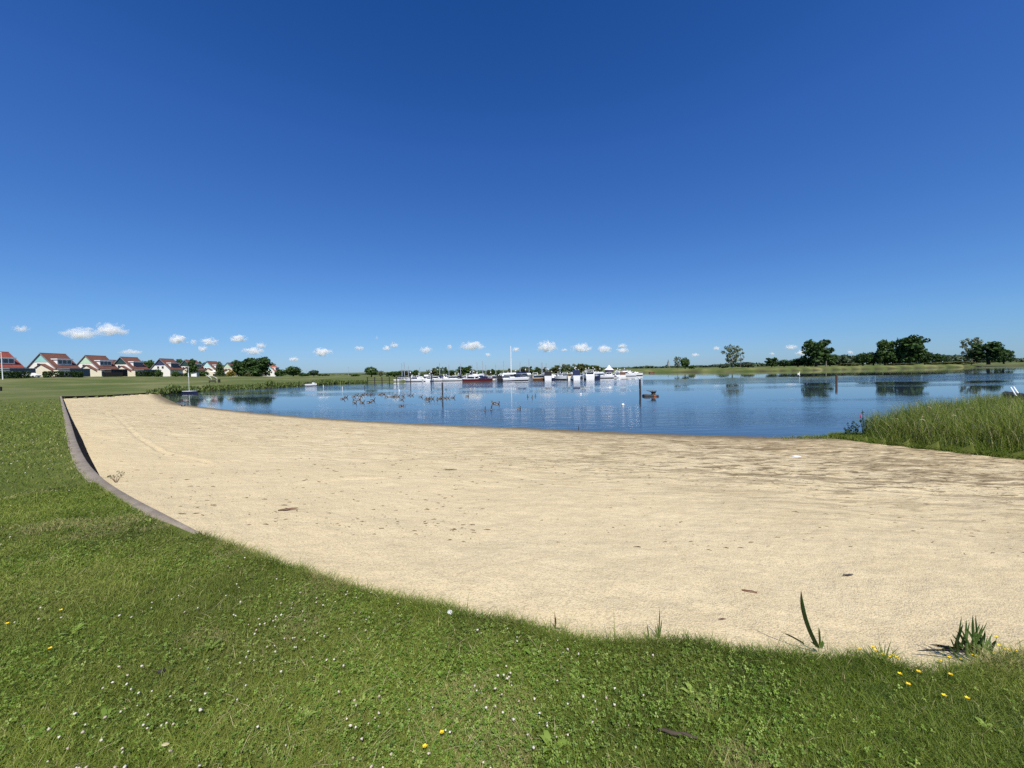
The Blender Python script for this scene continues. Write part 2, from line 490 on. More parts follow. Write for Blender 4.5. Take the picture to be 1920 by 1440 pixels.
# two shallow wheel ruts running along the beach
ruts = [np.array([G(*q, 1.2)[:2] for q in l]) for l in ([(165, 755), (220, 782), (262, 832), (300, 858), (395, 884)], [(395, 884), (470, 868), (560, 852), (640, 842)], [(560, 985), (640, 958), (720, 945)])]
for L in ruts:
    d = seg_dist(P, L); zz += .022 * np.exp(-((d - .14) / .06) ** 2) - .03 * np.exp(-(d / .09) ** 2)
V = np.column_stack([P, zz])
F = F[keep[F].all(1)]
us = np.unique(F); mp = np.full(len(V), -1); mp[us] = np.arange(len(us))
SANDV, SANDF = V[us], mp[F]
t = NT('beach_sand')
o = t.obj()
big = t.noise(o, .18, 5, .55); mid = t.noise(o, 3.5, 4, .6); gr = t.noise(o, 52, 2, .75); gr2 = t.noise(o, 210, 2, .6)
vor = t.n('TexVoronoi'); vor.inputs['Scale'].default_value = 95; t.l(o, vor.inputs['Vector'])
col = t.ramp(big, [(.3, (.56, .455, .265)), (.7, (.64, .53, .325))])
col = t.mix(t.mapr(mid, .35, .75, 0, .45), col, (.47, .375, .22, 1))
col = t.mix(t.mapr(gr, .47, .64, 0, .62), col, (.30, .235, .13, 1))
col = t.mix(t.mapr(gr2, .55, .75, 0, .6), col, (.78, .69, .50, 1))
dwa = t.attr('shore')
damp = t.math('MULTIPLY', t.mapr(t.math('ADD', dwa, t.math('MULTIPLY', t.math('SUBTRACT', big, .5), 14)), 14, 2.5, 0, 1, True), t.attr('right'))
col = t.mix(t.math('MULTIPLY', damp, .62), col, (.27, .205, .115, 1))
wet = t.mapr(t.math('ADD', dwa, t.math('MULTIPLY', t.math('SUBTRACT', mid, .5), 1.2)), 2.4, .3, 0, 1, True)
col = t.mix(t.math('MULTIPLY', wet, .85), col, (.085, .070, .043, 1))
wr = t.noise(t.scaled(o, .5, 1.7, 1), .75, 4, .62); wr2 = t.noise(t.scaled(o, .6, 1.9, 1), 1.9, 4, .62)
twig = t.math('MAXIMUM', t.mapr(wr, .525, .56, 0, .60), t.mapr(wr2, .555, .58, 0, .90))
bnd = t.mapr(t.attr('band'), .05, .75, .03, 1.0)
col = t.mix(t.math('MULTIPLY', twig, t.math('MULTIPLY', bnd, t.attr('right'))), col, (.165, .122, .066, 1))
lit_ = t.mapr(wr2, .38, .45, .75, 0)
col = t.mix(t.math('MULTIPLY', lit_, bnd), col, (.62, .52, .33, 1))
h = t.math('ADD', t.math('MULTIPLY', gr, .6), t.math('MULTIPLY', vor.outputs[0], .5))
b1 = t.bump(h, .75, .012)
foot = t.math('ADD', t.noise(o, 2.6, 3, .5), t.math('MULTIPLY', t.noise(o, 7, 3, .5), .5))
b2 = t.bump(foot, .5, .07, b1)
b3 = t.n('Bump'); b3.inputs['Distance'].default_value = .22; t.l(wr2, b3.inputs['Height']); t.l(t.math('MULTIPLY', bnd, .8), b3.inputs['Strength']); t.l(b2, b3.inputs['Normal']); b2 = b3.outputs[0]
M_SAND = t.done(t.pbsdf(col, .95, .08, 0, b2).outputs[0])
sx = SANDV[:, 0]
beach = link('beach', npmesh('beach', SANDV, [SANDF], M_SAND, attrs={'shore': dw[us], 'band': band[us], 'right': np.clip((sx + 6) / 14, .28, 1)}, smooth=True))
tag(beach, kind='structure')

# ---- lake
t = NT('lake_water')
o = t.obj()
sep = t.n('SeparateXYZ'); t.l(o, sep.inputs[0])
yy = sep.outputs[1]
patch = t.noise(t.scaled(o, .012, .05, 1), 1, 3, .55)
calm = t.mapr(patch, .40, .60, .25, 1.0, True)
# wind lanes lie across the lake: one in front of the far bank, one by the moorings, one by the beach
ynz = t.math('ADD', yy, t.math('MULTIPLY', t.math('SUBTRACT', t.noise(t.scaled(o, .01, .01, 1), 1, 3), .5), 30))
def lane(c, w):
    return t.mapr(t.math('ABSOLUTE', t.math('SUBTRACT', ynz, c)), w, w * .5, 0, 1, True)
lanes = t.math('MAXIMUM', t.math('MULTIPLY', lane(106, 25), 2.4), t.math('MAXIMUM', t.math('MULTIPLY', lane(70, 7), .6), t.math('MULTIPLY', lane(33, 16), .75)))
amp = t.math('MULTIPLY', t.math('ADD', .10, lanes), calm)
w1 = t.noise(t.scaled(o, .5, 1.6, 1), 1.0, 3, .55)
w2 = t.noise(t.scaled(o, 1.4, 4.5, 1), 1.6, 3, .6)
w3 = t.noise(t.scaled(o, .10, .5, 1), 1.0, 3, .55)
hh = t.math('ADD', t.math('MULTIPLY', w1, .8), t.math('ADD', t.math('MULTIPLY', w2, .22), t.math('MULTIPLY', w3, .9)))
bm_ = t.n('Bump'); bm_.inputs['Distance'].default_value = .06
t.l(hh, bm_.inputs['Height']); t.l(amp, bm_.inputs['Strength'])
p = t.pbsdf((.030, .046, .062, 1), .02, .5, 0, bm_.outputs[0]); p.inputs['IOR'].default_value = 1.333
M_WATER = t.done(p.outputs[0])
lk = MB().add([(-260, 8, 0), (1100, 8, 0), (1100, 480, 0), (-260, 480, 0)], [(0, 1, 2, 3)]).build('lake', M_WATER)
tag(lk, kind='structure')

# ------------------------------------------------------------------ light and sky
SUN = Vector((.22, -.975, 0)).normalized() * math.cos(R(56)) + Vector((0, 0, math.sin(R(56))))
sl = bpy.data.lights.new('sun', 'SUN'); sl.energy = 5.0; sl.angle = R(.53); sl.color = (1, .955, .88)
so = bpy.data.objects.new('sun', sl); COL.objects.link(so)
so.rotation_euler = SUN.to_track_quat('Z', 'Y').to_euler(); so.location = (10, -40, 60)
w = bpy.data.worlds.new('World'); SC.world = w; w.use_nodes = True
nt = w.node_tree; nt.nodes.clear()
sky = nt.nodes.new('ShaderNodeTexSky'); sky.sky_type = 'NISHITA'; sky.sun_disc = False
sky.sun_elevation = R(56); sky.sun_rotation = math.atan2(SUN.x, SUN.y)
sky.altitude = 0; sky.air_density = 1.0; sky.dust_density = .25; sky.ozone_density = 3.0
bg = nt.nodes.new('ShaderNodeBackground'); bg.inputs[1].default_value = .0812
wo = nt.nodes.new('ShaderNodeOutputWorld')
cv = nt.nodes.new('ShaderNodeRGBCurve')       # deepens the blue the way the phone camera rendered it
for ch, pts in ((0, ((.074, .0116), (.102, .0319), (.356, .171), (.638, .305))), (1, ((.13, .072), (.178, .125), (.539, .418), (.76, .546))), (2, ((.254, .296), (.328, .44), (.708, .823), (.9, .9)))):
    c = cv.mapping.curves[ch]
    SKYK = 1.0
    while len(c.points) < 4: c.points.new(.5, .5)
    for pnt, (a, b) in zip(c.points, pts): pnt.location = (a, b); pnt.handle_type = 'VECTOR'
cv.mapping.use_clip = False
cv.mapping.update()
mul = nt.nodes.new('ShaderNodeVectorMath'); mul.operation = 'SCALE'; mul.inputs[3].default_value = .1
mul2 = nt.nodes.new('ShaderNodeVectorMath'); mul2.operation = 'SCALE'; mul2.inputs[3].default_value = 10
nt.links.new(sky.outputs[0], mul.inputs[0]); nt.links.new(mul.outputs[0], cv.inputs['Color']); nt.links.new(cv.outputs[0], mul2.inputs[0])
nt.links.new(mul2.outputs[0], bg.inputs[0]); nt.links.new(bg.outputs[0], wo.inputs[0])
SC.view_settings.view_transform = 'Standard'; SC.view_settings.look = 'None'
SC.view_settings.exposure = .3; SC.view_settings.gamma = 1
SC.cycles.use_denoising = False      # keep the fine grain of grass and sand
SC.cycles.sample_clamp_indirect = 4
SC.cycles.max_bounces = 8; SC.cycles.transparent_max_bounces = 8
SC.cycles.volume_bounces = 6
# ------------------------------------------------------------------ clouds
tc = NT('cumulus_cloud')
tx = tc.n('TexCoord')
pos = tx.outputs['Object']
oi = tc.n('ObjectInfo')
off = tc.n('VectorMath', operation='SCALE'); tc.l(oi.outputs['Location'], off.inputs[0]); off.inputs[3].default_value = .0137
ad = tc.n('VectorMath', operation='ADD'); tc.l(pos, ad.inputs[0]); tc.l(off.outputs[0], ad.inputs[1])
nz = tc.noise(tc.scaled(ad.outputs[0], 1.6, 1.2, 1.0), 1.9, 5, .55)
ln = tc.n('VectorMath', operation='LENGTH'); tc.l(pos, ln.inputs[0])
fall = tc.math('SUBTRACT', 1.0, ln.outputs['Value'])
d = tc.math('ADD', fall, tc.math('MULTIPLY', tc.math('SUBTRACT', nz, .5), 2.6))
d = tc.mapr(d, .30, .85, 0, 1, True)
d = tc.math('MULTIPLY', d, tc.mapr(fall, 0, .12, 0, 1))
szz = tc.n('SeparateXYZ'); tc.l(pos, szz.inputs[0])
d = tc.math('MULTIPLY', d, tc.mapr(szz.outputs[2], -.75, -.35, 0, 1, True))
d = tc.math('MULTIPLY', d, tc.math('MULTIPLY', oi.outputs['Alpha'], .02))
pv = tc.n('VolumePrincipled'); pv.inputs['Color'].default_value = (1, 1, 1, 1); pv.inputs['Anisotropy'].default_value = .0
tc.l(d, pv.inputs['Density'])
tc.t.links.new(pv.outputs[0], tc.out.inputs['Volume'])
M_CLOUD = tc.m
bm = bmesh.new(); bmesh.ops.create_icosphere(bm, subdivisions=3, radius=1.0)
ME_CLOUD = bpy.data.meshes.new('cloud'); bm.to_mesh(ME_CLOUD); bm.free(); ME_CLOUD.materials.append(M_CLOUD)
CLOUDS = [
    (40, 618, 24, 10, .4, 'faint thin cloud near the left edge of the sky, over the red roof'),
    (151, 628, 54, 18, .8, 'flat cloud above the pale green gable, left of the highest cloud'),
    (208, 621, 50, 19, .9, 'largest cloud over the row of houses, highest on the left side'),
    (246, 661, 36, 8, .6, 'small double cloud low over the dark green gable roof'),
    (334, 638, 30, 14, 1, 'slanting white cloud above the navy gabled house'),
    (363, 643, 12, 9, .7, 'tiny round cloud just left of the puff above the slender dark tree'),
    (392, 642, 30, 12, .9, 'elongated white cloud above the slender dark garden tree'),
    (380, 655, 16, 10, .7, 'small round cloud under the elongated cloud by the garden tree'),
    (447, 636, 28, 11, .9, 'white cloud with a pointed top above the leafy garden trees'),
    (489, 649, 18, 10, .6, 'small faint cloud above the brighter puff over the big garden tree'),
    (475, 660, 36, 12, .9, 'ragged cloud right above the crown of the big garden tree'),
    (551, 674, 18, 7, .8, 'low cloud between the orange roof and the bright flat cloud'),
    (605, 662, 32, 13, 1, 'bright solid cloud with a flat base, over the moored white rowing boat'),
    (674, 654, 18, 7, .6, 'faint little cloud left of the slanting pair of clouds'),
    (725, 654, 16, 8, .7, 'lower cloud of the slanting pair over the jetty'),
    (739, 648, 15, 8, .7, 'upper cloud of the slanting pair over the jetty'),
    (706, 634, 7, 5, .4, 'tiniest faint wisp high above the round tree by the jetty'),
    (798, 658, 24, 12, .5, 'hazy pale cloud above the spindly poplars behind the boats'),
    (843, 651, 12, 7, .6, 'small cloud immediately left of the broad triple cloud'),
    (885, 650, 46, 15, .9, 'broad cloud of three puffs above the red hulled boat'),
    (915, 666, 11, 6, .6, 'tiny low cloud left of the tall white mast'),
    (967, 656, 15, 7, .7, 'small cloud right over the tip of the tall white mast'),
    (1027, 652, 38, 18, 1, 'tallest heaped cloud, in the middle over the marina'),
    (1058, 657, 14, 5, .4, 'thin faint wisp between the heaped cloud and its right neighbour'),
    (1091, 654, 38, 14, .9, 'slanting cloud just right of the heaped middle cloud'),
    (1133, 656, 25, 12, 1, 'compact cloud with a flat base above the white tent canopy'),
    (1167, 649, 18, 7, .7, 'upper of two stacked clouds at the right end of the marina'),
    (1168, 658, 24, 8, .7, 'lower of two stacked clouds at the right end of the marina'),
    (1303, 666, 15, 6, .6, 'low cloud just right of the twin trees on the far bank'),
    (1344, 654, 13, 6, .6, 'small cloud left of the airy poplar on the far bank'),
    (1483, 652, 22, 7, .7, 'thin cloud between the airy poplar and the big oak'),
    (1448, 664, 9, 5, .5, 'tiny cloud right above the lone small oak'),
    (1503, 663, 22, 9, .7, 'low cloud partly behind the left edge of the big oak'),
    (1594, 661, 11, 6, .5, 'small faint cloud between the half bare tree and the dark oaks'),
]
for i, (cx, cy, cw, ch, den, lab) in enumerate(CLOUDS):
    hz = 693.5 - .01746 * (cx - 960)
    el = (hz - cy) / FPX
    D = min(max(900 / el, 9000), 22000)
    p = AT(cx, cy - ch * .08, D)
    o = link('cloud', ME_CLOUD, None, p)
    sx = cw / FPX * D * .64; sz = ch / FPX * D * .9
    o.scale = (sx, sx * .8, sz)
    o.color = (1, 1, 1, den * 260 / max(sx, 200))
    tag(o, lab, 'cloud', 'small clouds low over the horizon')

# ------------------------------------------------------------------ trees
def crown_np(lobes, n, size, seed, shell=.55, droop=0.0):
    """many leaf clumps spread through lobes: (x, y, z, rx, ry, rz)"""
    g = np.random.default_rng(seed)
    L = np.array(lobes, float)
    vol = (L[:, 3] * L[:, 4] * L[:, 5]) ** .75
    k = g.choice(len(L), n, p=vol / vol.sum())
    v = g.normal(size=(n, 3)); v /= np.linalg.norm(v, axis=1)[:, None]
    r = (shell + (1 - shell) * g.random(n)) ** .6 * (1 + .10 * g.normal(size=n))
    c = L[k, :3] + v * r[:, None] * L[k, 3:6]
    nrm = v + g.normal(size=(n, 3)) * .8; nrm[:, 2] += .25
    nrm /= np.linalg.norm(nrm, axis=1)[:, None]
    a = np.cross(nrm, g.normal(size=(n, 3))); a /= np.linalg.norm(a, axis=1)[:, None]
    b = np.cross(nrm, a)
    if droop: b = b * (1 - droop) + np.array([0, 0, -1]) * droop
    s = size * (.55 + .9 * g.random(n))[:, None]
    w = (.45 + .5 * g.random(n))[:, None]
    V = np.stack([c - a * s * .5, c - b * s * w * .6, c + a * s * .55, c + b * s * w * .55 + nrm * s * .12], 1).reshape(-1, 3)
    F = np.arange(4 * n).reshape(n, 4)
    lobe_tone = g.random(len(L))
    tone = np.clip(.25 * lobe_tone[k] + .75 * g.random(n), 0, 1)
    return V, F, np.repeat(tone, 4)

def lobes_for(kind, g):
    L = []
    if kind == 'oak':        # broad, uneven
        for i in range(22):
            a = i * 2.4 + g.random(); q = .35 + .65 * g.random() ** .6
            z = .20 + .70 * ((i + g.random()) / 22)
            rr = .37 * math.sqrt(max(.05, 1 - ((z - .50) / .52) ** 2))
            L.append((math.cos(a) * q * rr, math.sin(a) * q * rr, z, .13 + .07 * g.random(), .13 + .07 * g.random(), .09 + .05 * g.random()))
        L.append((0, 0, .54, .26, .26, .32))
    elif kind == 'round':
        L = [(0, 0, .55, .40, .40, .40)]
        for i in range(10):
            a = i * .63 + g.random(); z = .25 + .6 * g.random()
            rr = .33 * math.sqrt(max(.05, 1 - ((z - .55) / .45) ** 2))
            L.append((math.cos(a) * rr, math.sin(a) * rr, z, .14, .14, .12))
    elif kind == 'airy':     # open crown with sky showing between the boughs
        for i in range(34):
            a = i * 2.4; z = .24 + .72 * ((i + g.random()) / 34)
            rr = .40 * math.sqrt(max(.05, 1 - ((z - .62) / .46) ** 2))
            q = .35 + .65 * g.random()
            L.append((math.cos(a) * q * rr, math.sin(a) * q * rr, z, .07 + .04 * g.random(), .07 + .04 * g.random(), .05 + .05 * g.random()))
    elif kind == 'tall':     # slim poplar
        for i in range(12):
            z = .14 + .84 * i / 12
            rr = .32 * (1 - abs(z - .5) ** 2 * 2.2)
            a = g.random() * 6.28
            L.append((math.cos(a) * rr * .5, math.sin(a) * rr * .5, z, rr * .75, rr * .75, .10))
    elif kind == 'cone':
        for i in range(11):
            z = .08 + .88 * i / 11
            rr = .46 * (1 - z) ** .7 + .05
            L.append((g.normal() * .04, g.normal() * .04, z, rr, rr, .08))
    elif kind == 'bush':
        for i in range(10):
            a = g.random() * 6.28; q = g.random() ** .5
            L.append((math.cos(a) * q * .38, math.sin(a) * q * .38, .25 + .45 * g.random() * (1.1 - q), .2, .2, .22))
        L.append((0, 0, .38, .4, .4, .36))
    elif kind == 'halfbare':
        for i in range(14):
            a = g.random() * 6.28; z = .48 + .5 * g.random()
            rr = .36 * g.random()
            L.append((math.cos(a) * rr + .12, math.sin(a) * rr, z, .06, .06, .06))
    return L

TREE_ME = {}
def tree_meshes(kind, mat, var):
    key = (kind, mat, var)
    if key in TREE_ME: return TREE_ME[key]
    g = np.random.default_rng(hash((kind, var)) % 9973 if False else sum(map(ord, kind)) * 31 + var * 7)
    L = lobes_for(kind, g)
    n, size = {'oak': (2100, .085), 'round': (1400, .085), 'airy': (1500, .06), 'tall': (800, .10), 'cone': (900, .10), 'bush': (700, .14), 'halfbare': (230, .05)}[kind]
    V, F, T = crown_np(L, n, size, var + 11, .35 if kind != 'round' else .6, .25 if kind == 'airy' else 0)
    crown = npmesh('crown', V, [F], MT[mat], attrs={'tone': T})
    tr = MB()
    bark = MT['palebark'] if kind in ('airy', 'halfbare') else MT['bark']
    if kind in ('oak', 'round', 'airy', 'halfbare', 'tall'):
        r0 = {'oak': .038, 'round': .04, 'airy': .020, 'halfbare': .018, 'tall': .03}[kind]
        top = {'oak': .55, 'round': .5, 'airy': .82, 'halfbare': .85, 'tall': .8}[kind]
        tr.tube([(0, 0, -.04), (.005, 0, .1), (-.01, .01, .3), (.01, 0, top)], [r0 * 1.4, r0, r0 * .85, r0 * .3], 7)
        for i, l in enumerate(L[:9]):
            z0 = .22 + .35 * g.random()
            tr.tube([(0, 0, z0), (l[0] * .5, l[1] * .5, (z0 + l[2]) * .5 - .02), (l[0], l[1], l[2])], [r0 * .5, r0 * .32, r0 * .12], 5)
    else:
        tr.tube([(0, 0, -.04), (0, 0, .15), (0, 0, .5)], [.03, .025, .01], 6)
    trunk = tr.mesh('trunk', bark)
    TREE_ME[key] = (crown, trunk)
    return TREE_ME[key]

def tree(kind, mat, px, base, top, wpx, D, lab, cat='tree', name='tree', group=None, var=None, sink=0.0, z=None):
    """a tree whose foot is at forward distance D in the direction of photo column px"""
    p = AT(px, base, D)
    gz = zground(p[0], p[1]) if z is None else z
    ptop = AT(px, top, D)
    H = ptop[2] - gz
    Wd = wpx / FPX * D
    var = var if var is not None else (int(px) * 7) % 3
    cm, tm = tree_meshes(kind, mat, var)
    e = empty(name, (p[0], p[1], gz), (px * 1.7) % 6.28)
    k = {'oak': .88, 'round': .88, 'airy': .86, 'tall': .62, 'cone': 1.0, 'bush': 1.1, 'halfbare': .8}[kind]
    e.scale = (Wd / k, Wd / k, H)
    link('crown', cm, e); link('trunk', tm, e)
    tag(e, lab, cat, group)
    return e

FB = 'trees on the far bank'
MR = 'trees behind the marina'
GD = 'trees around the gardens'
T = tree
# far bank, from left to right
T('airy', 'willow', 1270, 696, 668.5, 15, 300, 'thin airy half bare tree, left one of the twin trees on the far bank', group=FB)
T('round', 'midleaf', 1284.5, 697, 669, 17, 298, 'rounded olive green tree, right one of the twin trees on the far bank', group=FB)
T('bush', 'midleaf', 1297, 694, 682.5, 14, 310, 'low bush at the right foot of the twin trees', 'shrub', 'shrub', FB)
T('airy', 'willow', 1373, 693, 647.5, 36, 300, 'tall airy grey green poplar with sky showing through its crown', group=FB, var=0)
T('halfbare', 'willow', 1388.5, 693, 662, 12, 299, 'thin pale trunked tree close to the right side of the airy poplar', group=FB)
T('bush', 'farwood', 1355, 692, 680, 24, 330, 'dark bush under the left side of the airy poplar', 'shrub', 'shrub', FB)
T('bush', 'farwood', 1402, 692, 677, 26, 340, 'rounded bush between the airy poplar and the lone small oak', 'shrub', 'shrub', FB)
T('oak', 'oak', 1447, 687, 670.5, 21, 320, 'lone small dark oak standing clear between two bushes', group=FB)
T('round', 'oak', 1470, 687, 673.5, 19, 315, 'dark rounded tree directly right of the lone small oak', group=FB)
T('round', 'oak', 1496, 687, 671, 30, 318, 'broad dark rounded tree directly left of the big oak', group=FB)
T('bush', 'farwood', 1515, 687, 673, 22, 335, 'grey green bush behind the left foot of the big oak', 'shrub', 'shrub', FB)
T('oak', 'oak', 1530, 690, 637, 46, 300, 'big oak with ragged crown beside the half bare tree', group=FB, var=1)
T('halfbare', 'willow', 1549, 690, 640, 40, 303, 'half bare tree with a thin pale trunk right of the big oak', group=FB, var=1)
T('round', 'midleaf', 1556, 688, 663, 24, 312, 'mid green rounded tree under the half bare branches', group=FB)
T('round', 'oak', 1618, 686, 660, 25, 315, 'dark rounded oak at the left end of the clump of tall oaks', group=FB)
T('round', 'oak', 1638, 686, 660, 26, 318, 'dark tree second from the left in the clump of tall oaks', group=FB)
T('oak', 'midleaf', 1659, 687, 636.5, 30, 312, 'tall lighter green tree in the left half of the tall oak clump', group=FB)
T('oak', 'oak', 1673, 687, 656, 26, 308, 'dark low oak in the dip between the two tallest oaks', group=FB)
T('oak', 'oak', 1705, 685, 628.5, 54, 305, 'tallest and widest dark oak on the far bank', group=FB, var=2)
T('round', 'oak', 1734, 685, 658, 20, 312, 'small dark tree hugging the right side of the tallest oak', group=FB)
T('round', 'oak', 1757, 682, 663, 22, 320, 'solitary dome shaped dark tree right of the tall oak clump', group=FB)
T('airy', 'willow', 1822, 682, 633.5, 35, 318, 'pale grey green poplar behind the thick trunked oak', group=FB, var=1)
T('oak', 'oak', 1853, 684, 641, 48, 300, 'spreading dark oak with a thick trunk at the far right', group=FB, var=0)
T('oak', 'oak', 1882, 683, 655, 25, 306, 'small dark oak, the rightmost tree on the far bank', group=FB)
for px, w_, tp, lab in ((1690, 46, 679.5, 'olive scrub at the foot of the tallest oak'), (1752, 44, 677, 'olive scrub under the dome shaped tree'), (1795, 50, 675.5, 'olive scrub between the dome shaped tree and the pale poplar'),
                        (1590, 40, 678.5, 'olive scrub left of the clump of tall oaks')):
    T('bush', 'olive', px, 685, tp, w_, 302, lab, 'shrub', 'shrub', FB)
# around the houses
T('cone', 'oak', 360.5, 706, 671, 24, 178, 'slender tall dark tree in front of a brown roofed house', group=GD)
T('cone', 'conifer', 413, 705.5, 676.5, 17, 192, 'green cone shaped conifer beside the white parasol', group=GD)
T('round', 'oak', 275, 703, 676, 26, 200, 'dark tree behind the slate dormer of the dark green gabled house', group=GD)
T('bush', 'oak', 286, 706, 683, 22, 190, 'dark green bushy tree between the slate dormer and the navy gable', group=GD)
T('round', 'oak', 340, 703, 673.5, 22, 225, 'dark tree top behind the roof ridge of the navy gabled house', group=GD)
T('bush', 'midleaf', 297, 706, 687, 14, 158, 'small bushy tree covering the left corner of the navy gabled house', group=GD)
T('bush', 'midleaf', 329, 706, 692, 18, 164, 'mid green shrub right of the navy gabled house', 'shrub', 'shrub', GD)
T('bush', 'midleaf', 381, 706, 690.5, 22, 180, 'mid green shrub left of the white parasol', 'shrub', 'shrub', GD)
T('bush', 'goldleaf', 434, 706, 691, 16, 200, 'yellow green shrub before the pale green gable', 'shrub', 'shrub', GD)
T('oak', 'oak', 452, 706, 674.5, 32, 208, 'dark leafy tree at the left of the big garden tree', group=GD)
T('oak', 'oak', 484, 706.5, 668.5, 46, 212, 'big garden tree with the highest crown left of the orange roof', group=GD, var=2)
T('bush', 'oak', 470, 706.5, 684, 40, 205, 'dense dark foliage under the big garden tree', 'shrub', 'shrub', GD)
T('bush', 'olive', 466, 706.5, 695, 14, 196, 'olive shrub on the grass below the big garden tree', 'shrub', 'shrub', GD)
T('bush', 'midleaf', 527, 707, 688.5, 24, 236, 'bushy tree hiding the right side of the orange roofed house', group=GD)
T('round', 'midleaf', 550, 707, 685.5, 27, 250, 'round tree right of the orange roofed house', group=GD)
T('bush', 'oak', 567, 707, 698, 20, 246, 'low dark hedge plant right of the round garden tree', 'shrub', 'shrub', GD)
T('round', 'oak', 588.5, 707, 693, 18, 262, 'dense round tree standing on the lawn horizon', group=GD)
T('round', 'oak', 577.5, 707, 701.5, 6, 280, 'tiny round tree just left of the dense round lawn tree', group=GD)
for px, tp, w_, lab in ((599, 701, 7, 'first of four small round trees in a row, next to the dense round tree'), (605, 701.5, 6, 'second of four small round trees in a row'),
                        (610.5, 700.5, 6, 'third and tallest of four small round trees in a row'), (615.5, 702, 5, 'last of four small round trees, nearest the lamp post')):
    T('round', 'oak', px, 707, tp, w_, 285, lab, group=GD)
T('bush', 'midleaf', 667, 708, 699.5, 18, 240, 'low bush between the lamp post and the round jetty tree', 'shrub', 'shrub', GD)
T('round', 'midleaf', 696.7, 710, 686.3, 23, 205, 'large round tree on the bank behind the jetty', group=GD, var=1)
T('airy', 'olive', 714, 710, 695.5, 14, 210, 'loose feathery tree right of the large round jetty tree', group=GD)
T('cone', 'oak', 727, 709, 697, 6, 225, 'tiny dark conifer between the feathery tree and the marina trees', group=GD)
# behind the marina
_mk = [(740, 697, 20, 'round', 'midleaf', 'broad tree left of the marina, behind two thin masts'), (757, 695, 20, 'round', 'midleaf', 'broad tree at the left end of the marina, right of its twin'),
       (770, 695.7, 9, 'tall', 'oak', 'dark narrow tree above the leftmost white cruiser'), (779.8, 694.5, 8, 'oak', 'oak', 'small dark tree above the flat cabin cruiser at left'),
       (788, 700, 10, 'bush', 'midleaf', 'low tree between two dark small trees at the left of the marina'), (803, 694, 6, 'airy', 'willow', 'wispy thin tree left of the dark pile with a lantern'),
       (813, 691, 9, 'tall', 'midleaf', 'taller tree just right of the dark pile with a lantern'), (823.4, 688.5, 7, 'tall', 'oak', 'slim pointed poplar, left one of the tallest poplars by the thin pole'),
       (831.5, 689.5, 8, 'airy', 'willow', 'pale feathery poplar above the thin pole'), (837, 689.3, 5, 'tall', 'oak', 'slim dark poplar right of the pale feathery poplar'),
       (846, 694.5, 15, 'round', 'oak', 'dark rounded tree right of the slim poplars'), (869.5, 688, 18, 'oak', 'oak', 'large dark tree behind the flat roofed cabin boat'),
       (880, 687, 8, 'tall', 'midleaf', 'tall tree clinging to the right of the large dark tree'), (887, 694, 7, 'tall', 'midleaf', 'short tree above the red hulled boat'),
       (903, 697, 16, 'bush', 'oak', 'low dark tree behind the flybridge cruiser'), (918, 694.5, 7, 'tall', 'midleaf', 'short tree left of its taller twin, above the bow of a white hull'),
       (924.5, 693, 6, 'tall', 'oak', 'short tree right of its twin, above the dark windowed cruiser'), (935, 694.5, 5, 'tall', 'oak', 'single thin tree above the black canopy'),
       (955.5, 692, 5, 'tall', 'olive', 'thin tree right at the foot of the tall white mast'), (985, 687.5, 15, 'round', 'midleaf', 'broad tree behind the navy topped yacht'),
       (994.7, 687.7, 5, 'tall', 'oak', 'narrow tree right of the broad tree behind the navy topped yacht'), (1000, 695, 8, 'bush', 'oak', 'low dark bush left of the wooden boat mast'),
       (1007.5, 689, 8, 'tall', 'oak', 'dark tree behind the mast of the beige boat'), (1014, 692, 6, 'tall', 'midleaf', 'small tree right of the dark tree by the beige boat'),
       (1021, 689.7, 7, 'tall', 'oak', 'dark pointed tree left of the black canopy boat'), (1041.5, 686, 13, 'tall', 'midleaf', 'stout upright tree above the rounded white bow'),
       (1054, 690.5, 6, 'tall', 'oak', 'small dark tree right of the stout upright tree'), (1061.5, 683, 13, 'oak', 'willow', 'tall feathery tree left of the navy canopy boat'),
       (1070, 687, 11, 'round', 'midleaf', 'rounded tree right of the tall feathery tree'), (1078, 683, 7, 'tall', 'willow', 'slim pale tree above the navy canopy boat'),
       (1084, 683.2, 7, 'tall', 'midleaf', 'slim green tree right of the slim pale tree'), (1092, 683, 15, 'oak', 'olive', 'bushy olive tree behind the white lantern piles'),
       (1106, 685, 14, 'oak', 'midleaf', 'mid green tree above the white transom with navy windows'), (1116, 686, 13, 'oak', 'olive', 'olive tree right of the mid green tree by the lantern piles'),
       (1123, 688.5, 10, 'round', 'oak', 'last dark tree at the right end of the marina trees')]
for i, (px, tp, w_, kd, mt, lab) in enumerate(_mk):
    mt = {'oak': 'midleaf', 'midleaf': 'olive'}.get(mt, mt) if i % 4 else mt
    T(kd, mt, px, 710, tp - 1.2, w_ * 1.45, 205 + (i * 37) % 30, lab, group=MR)

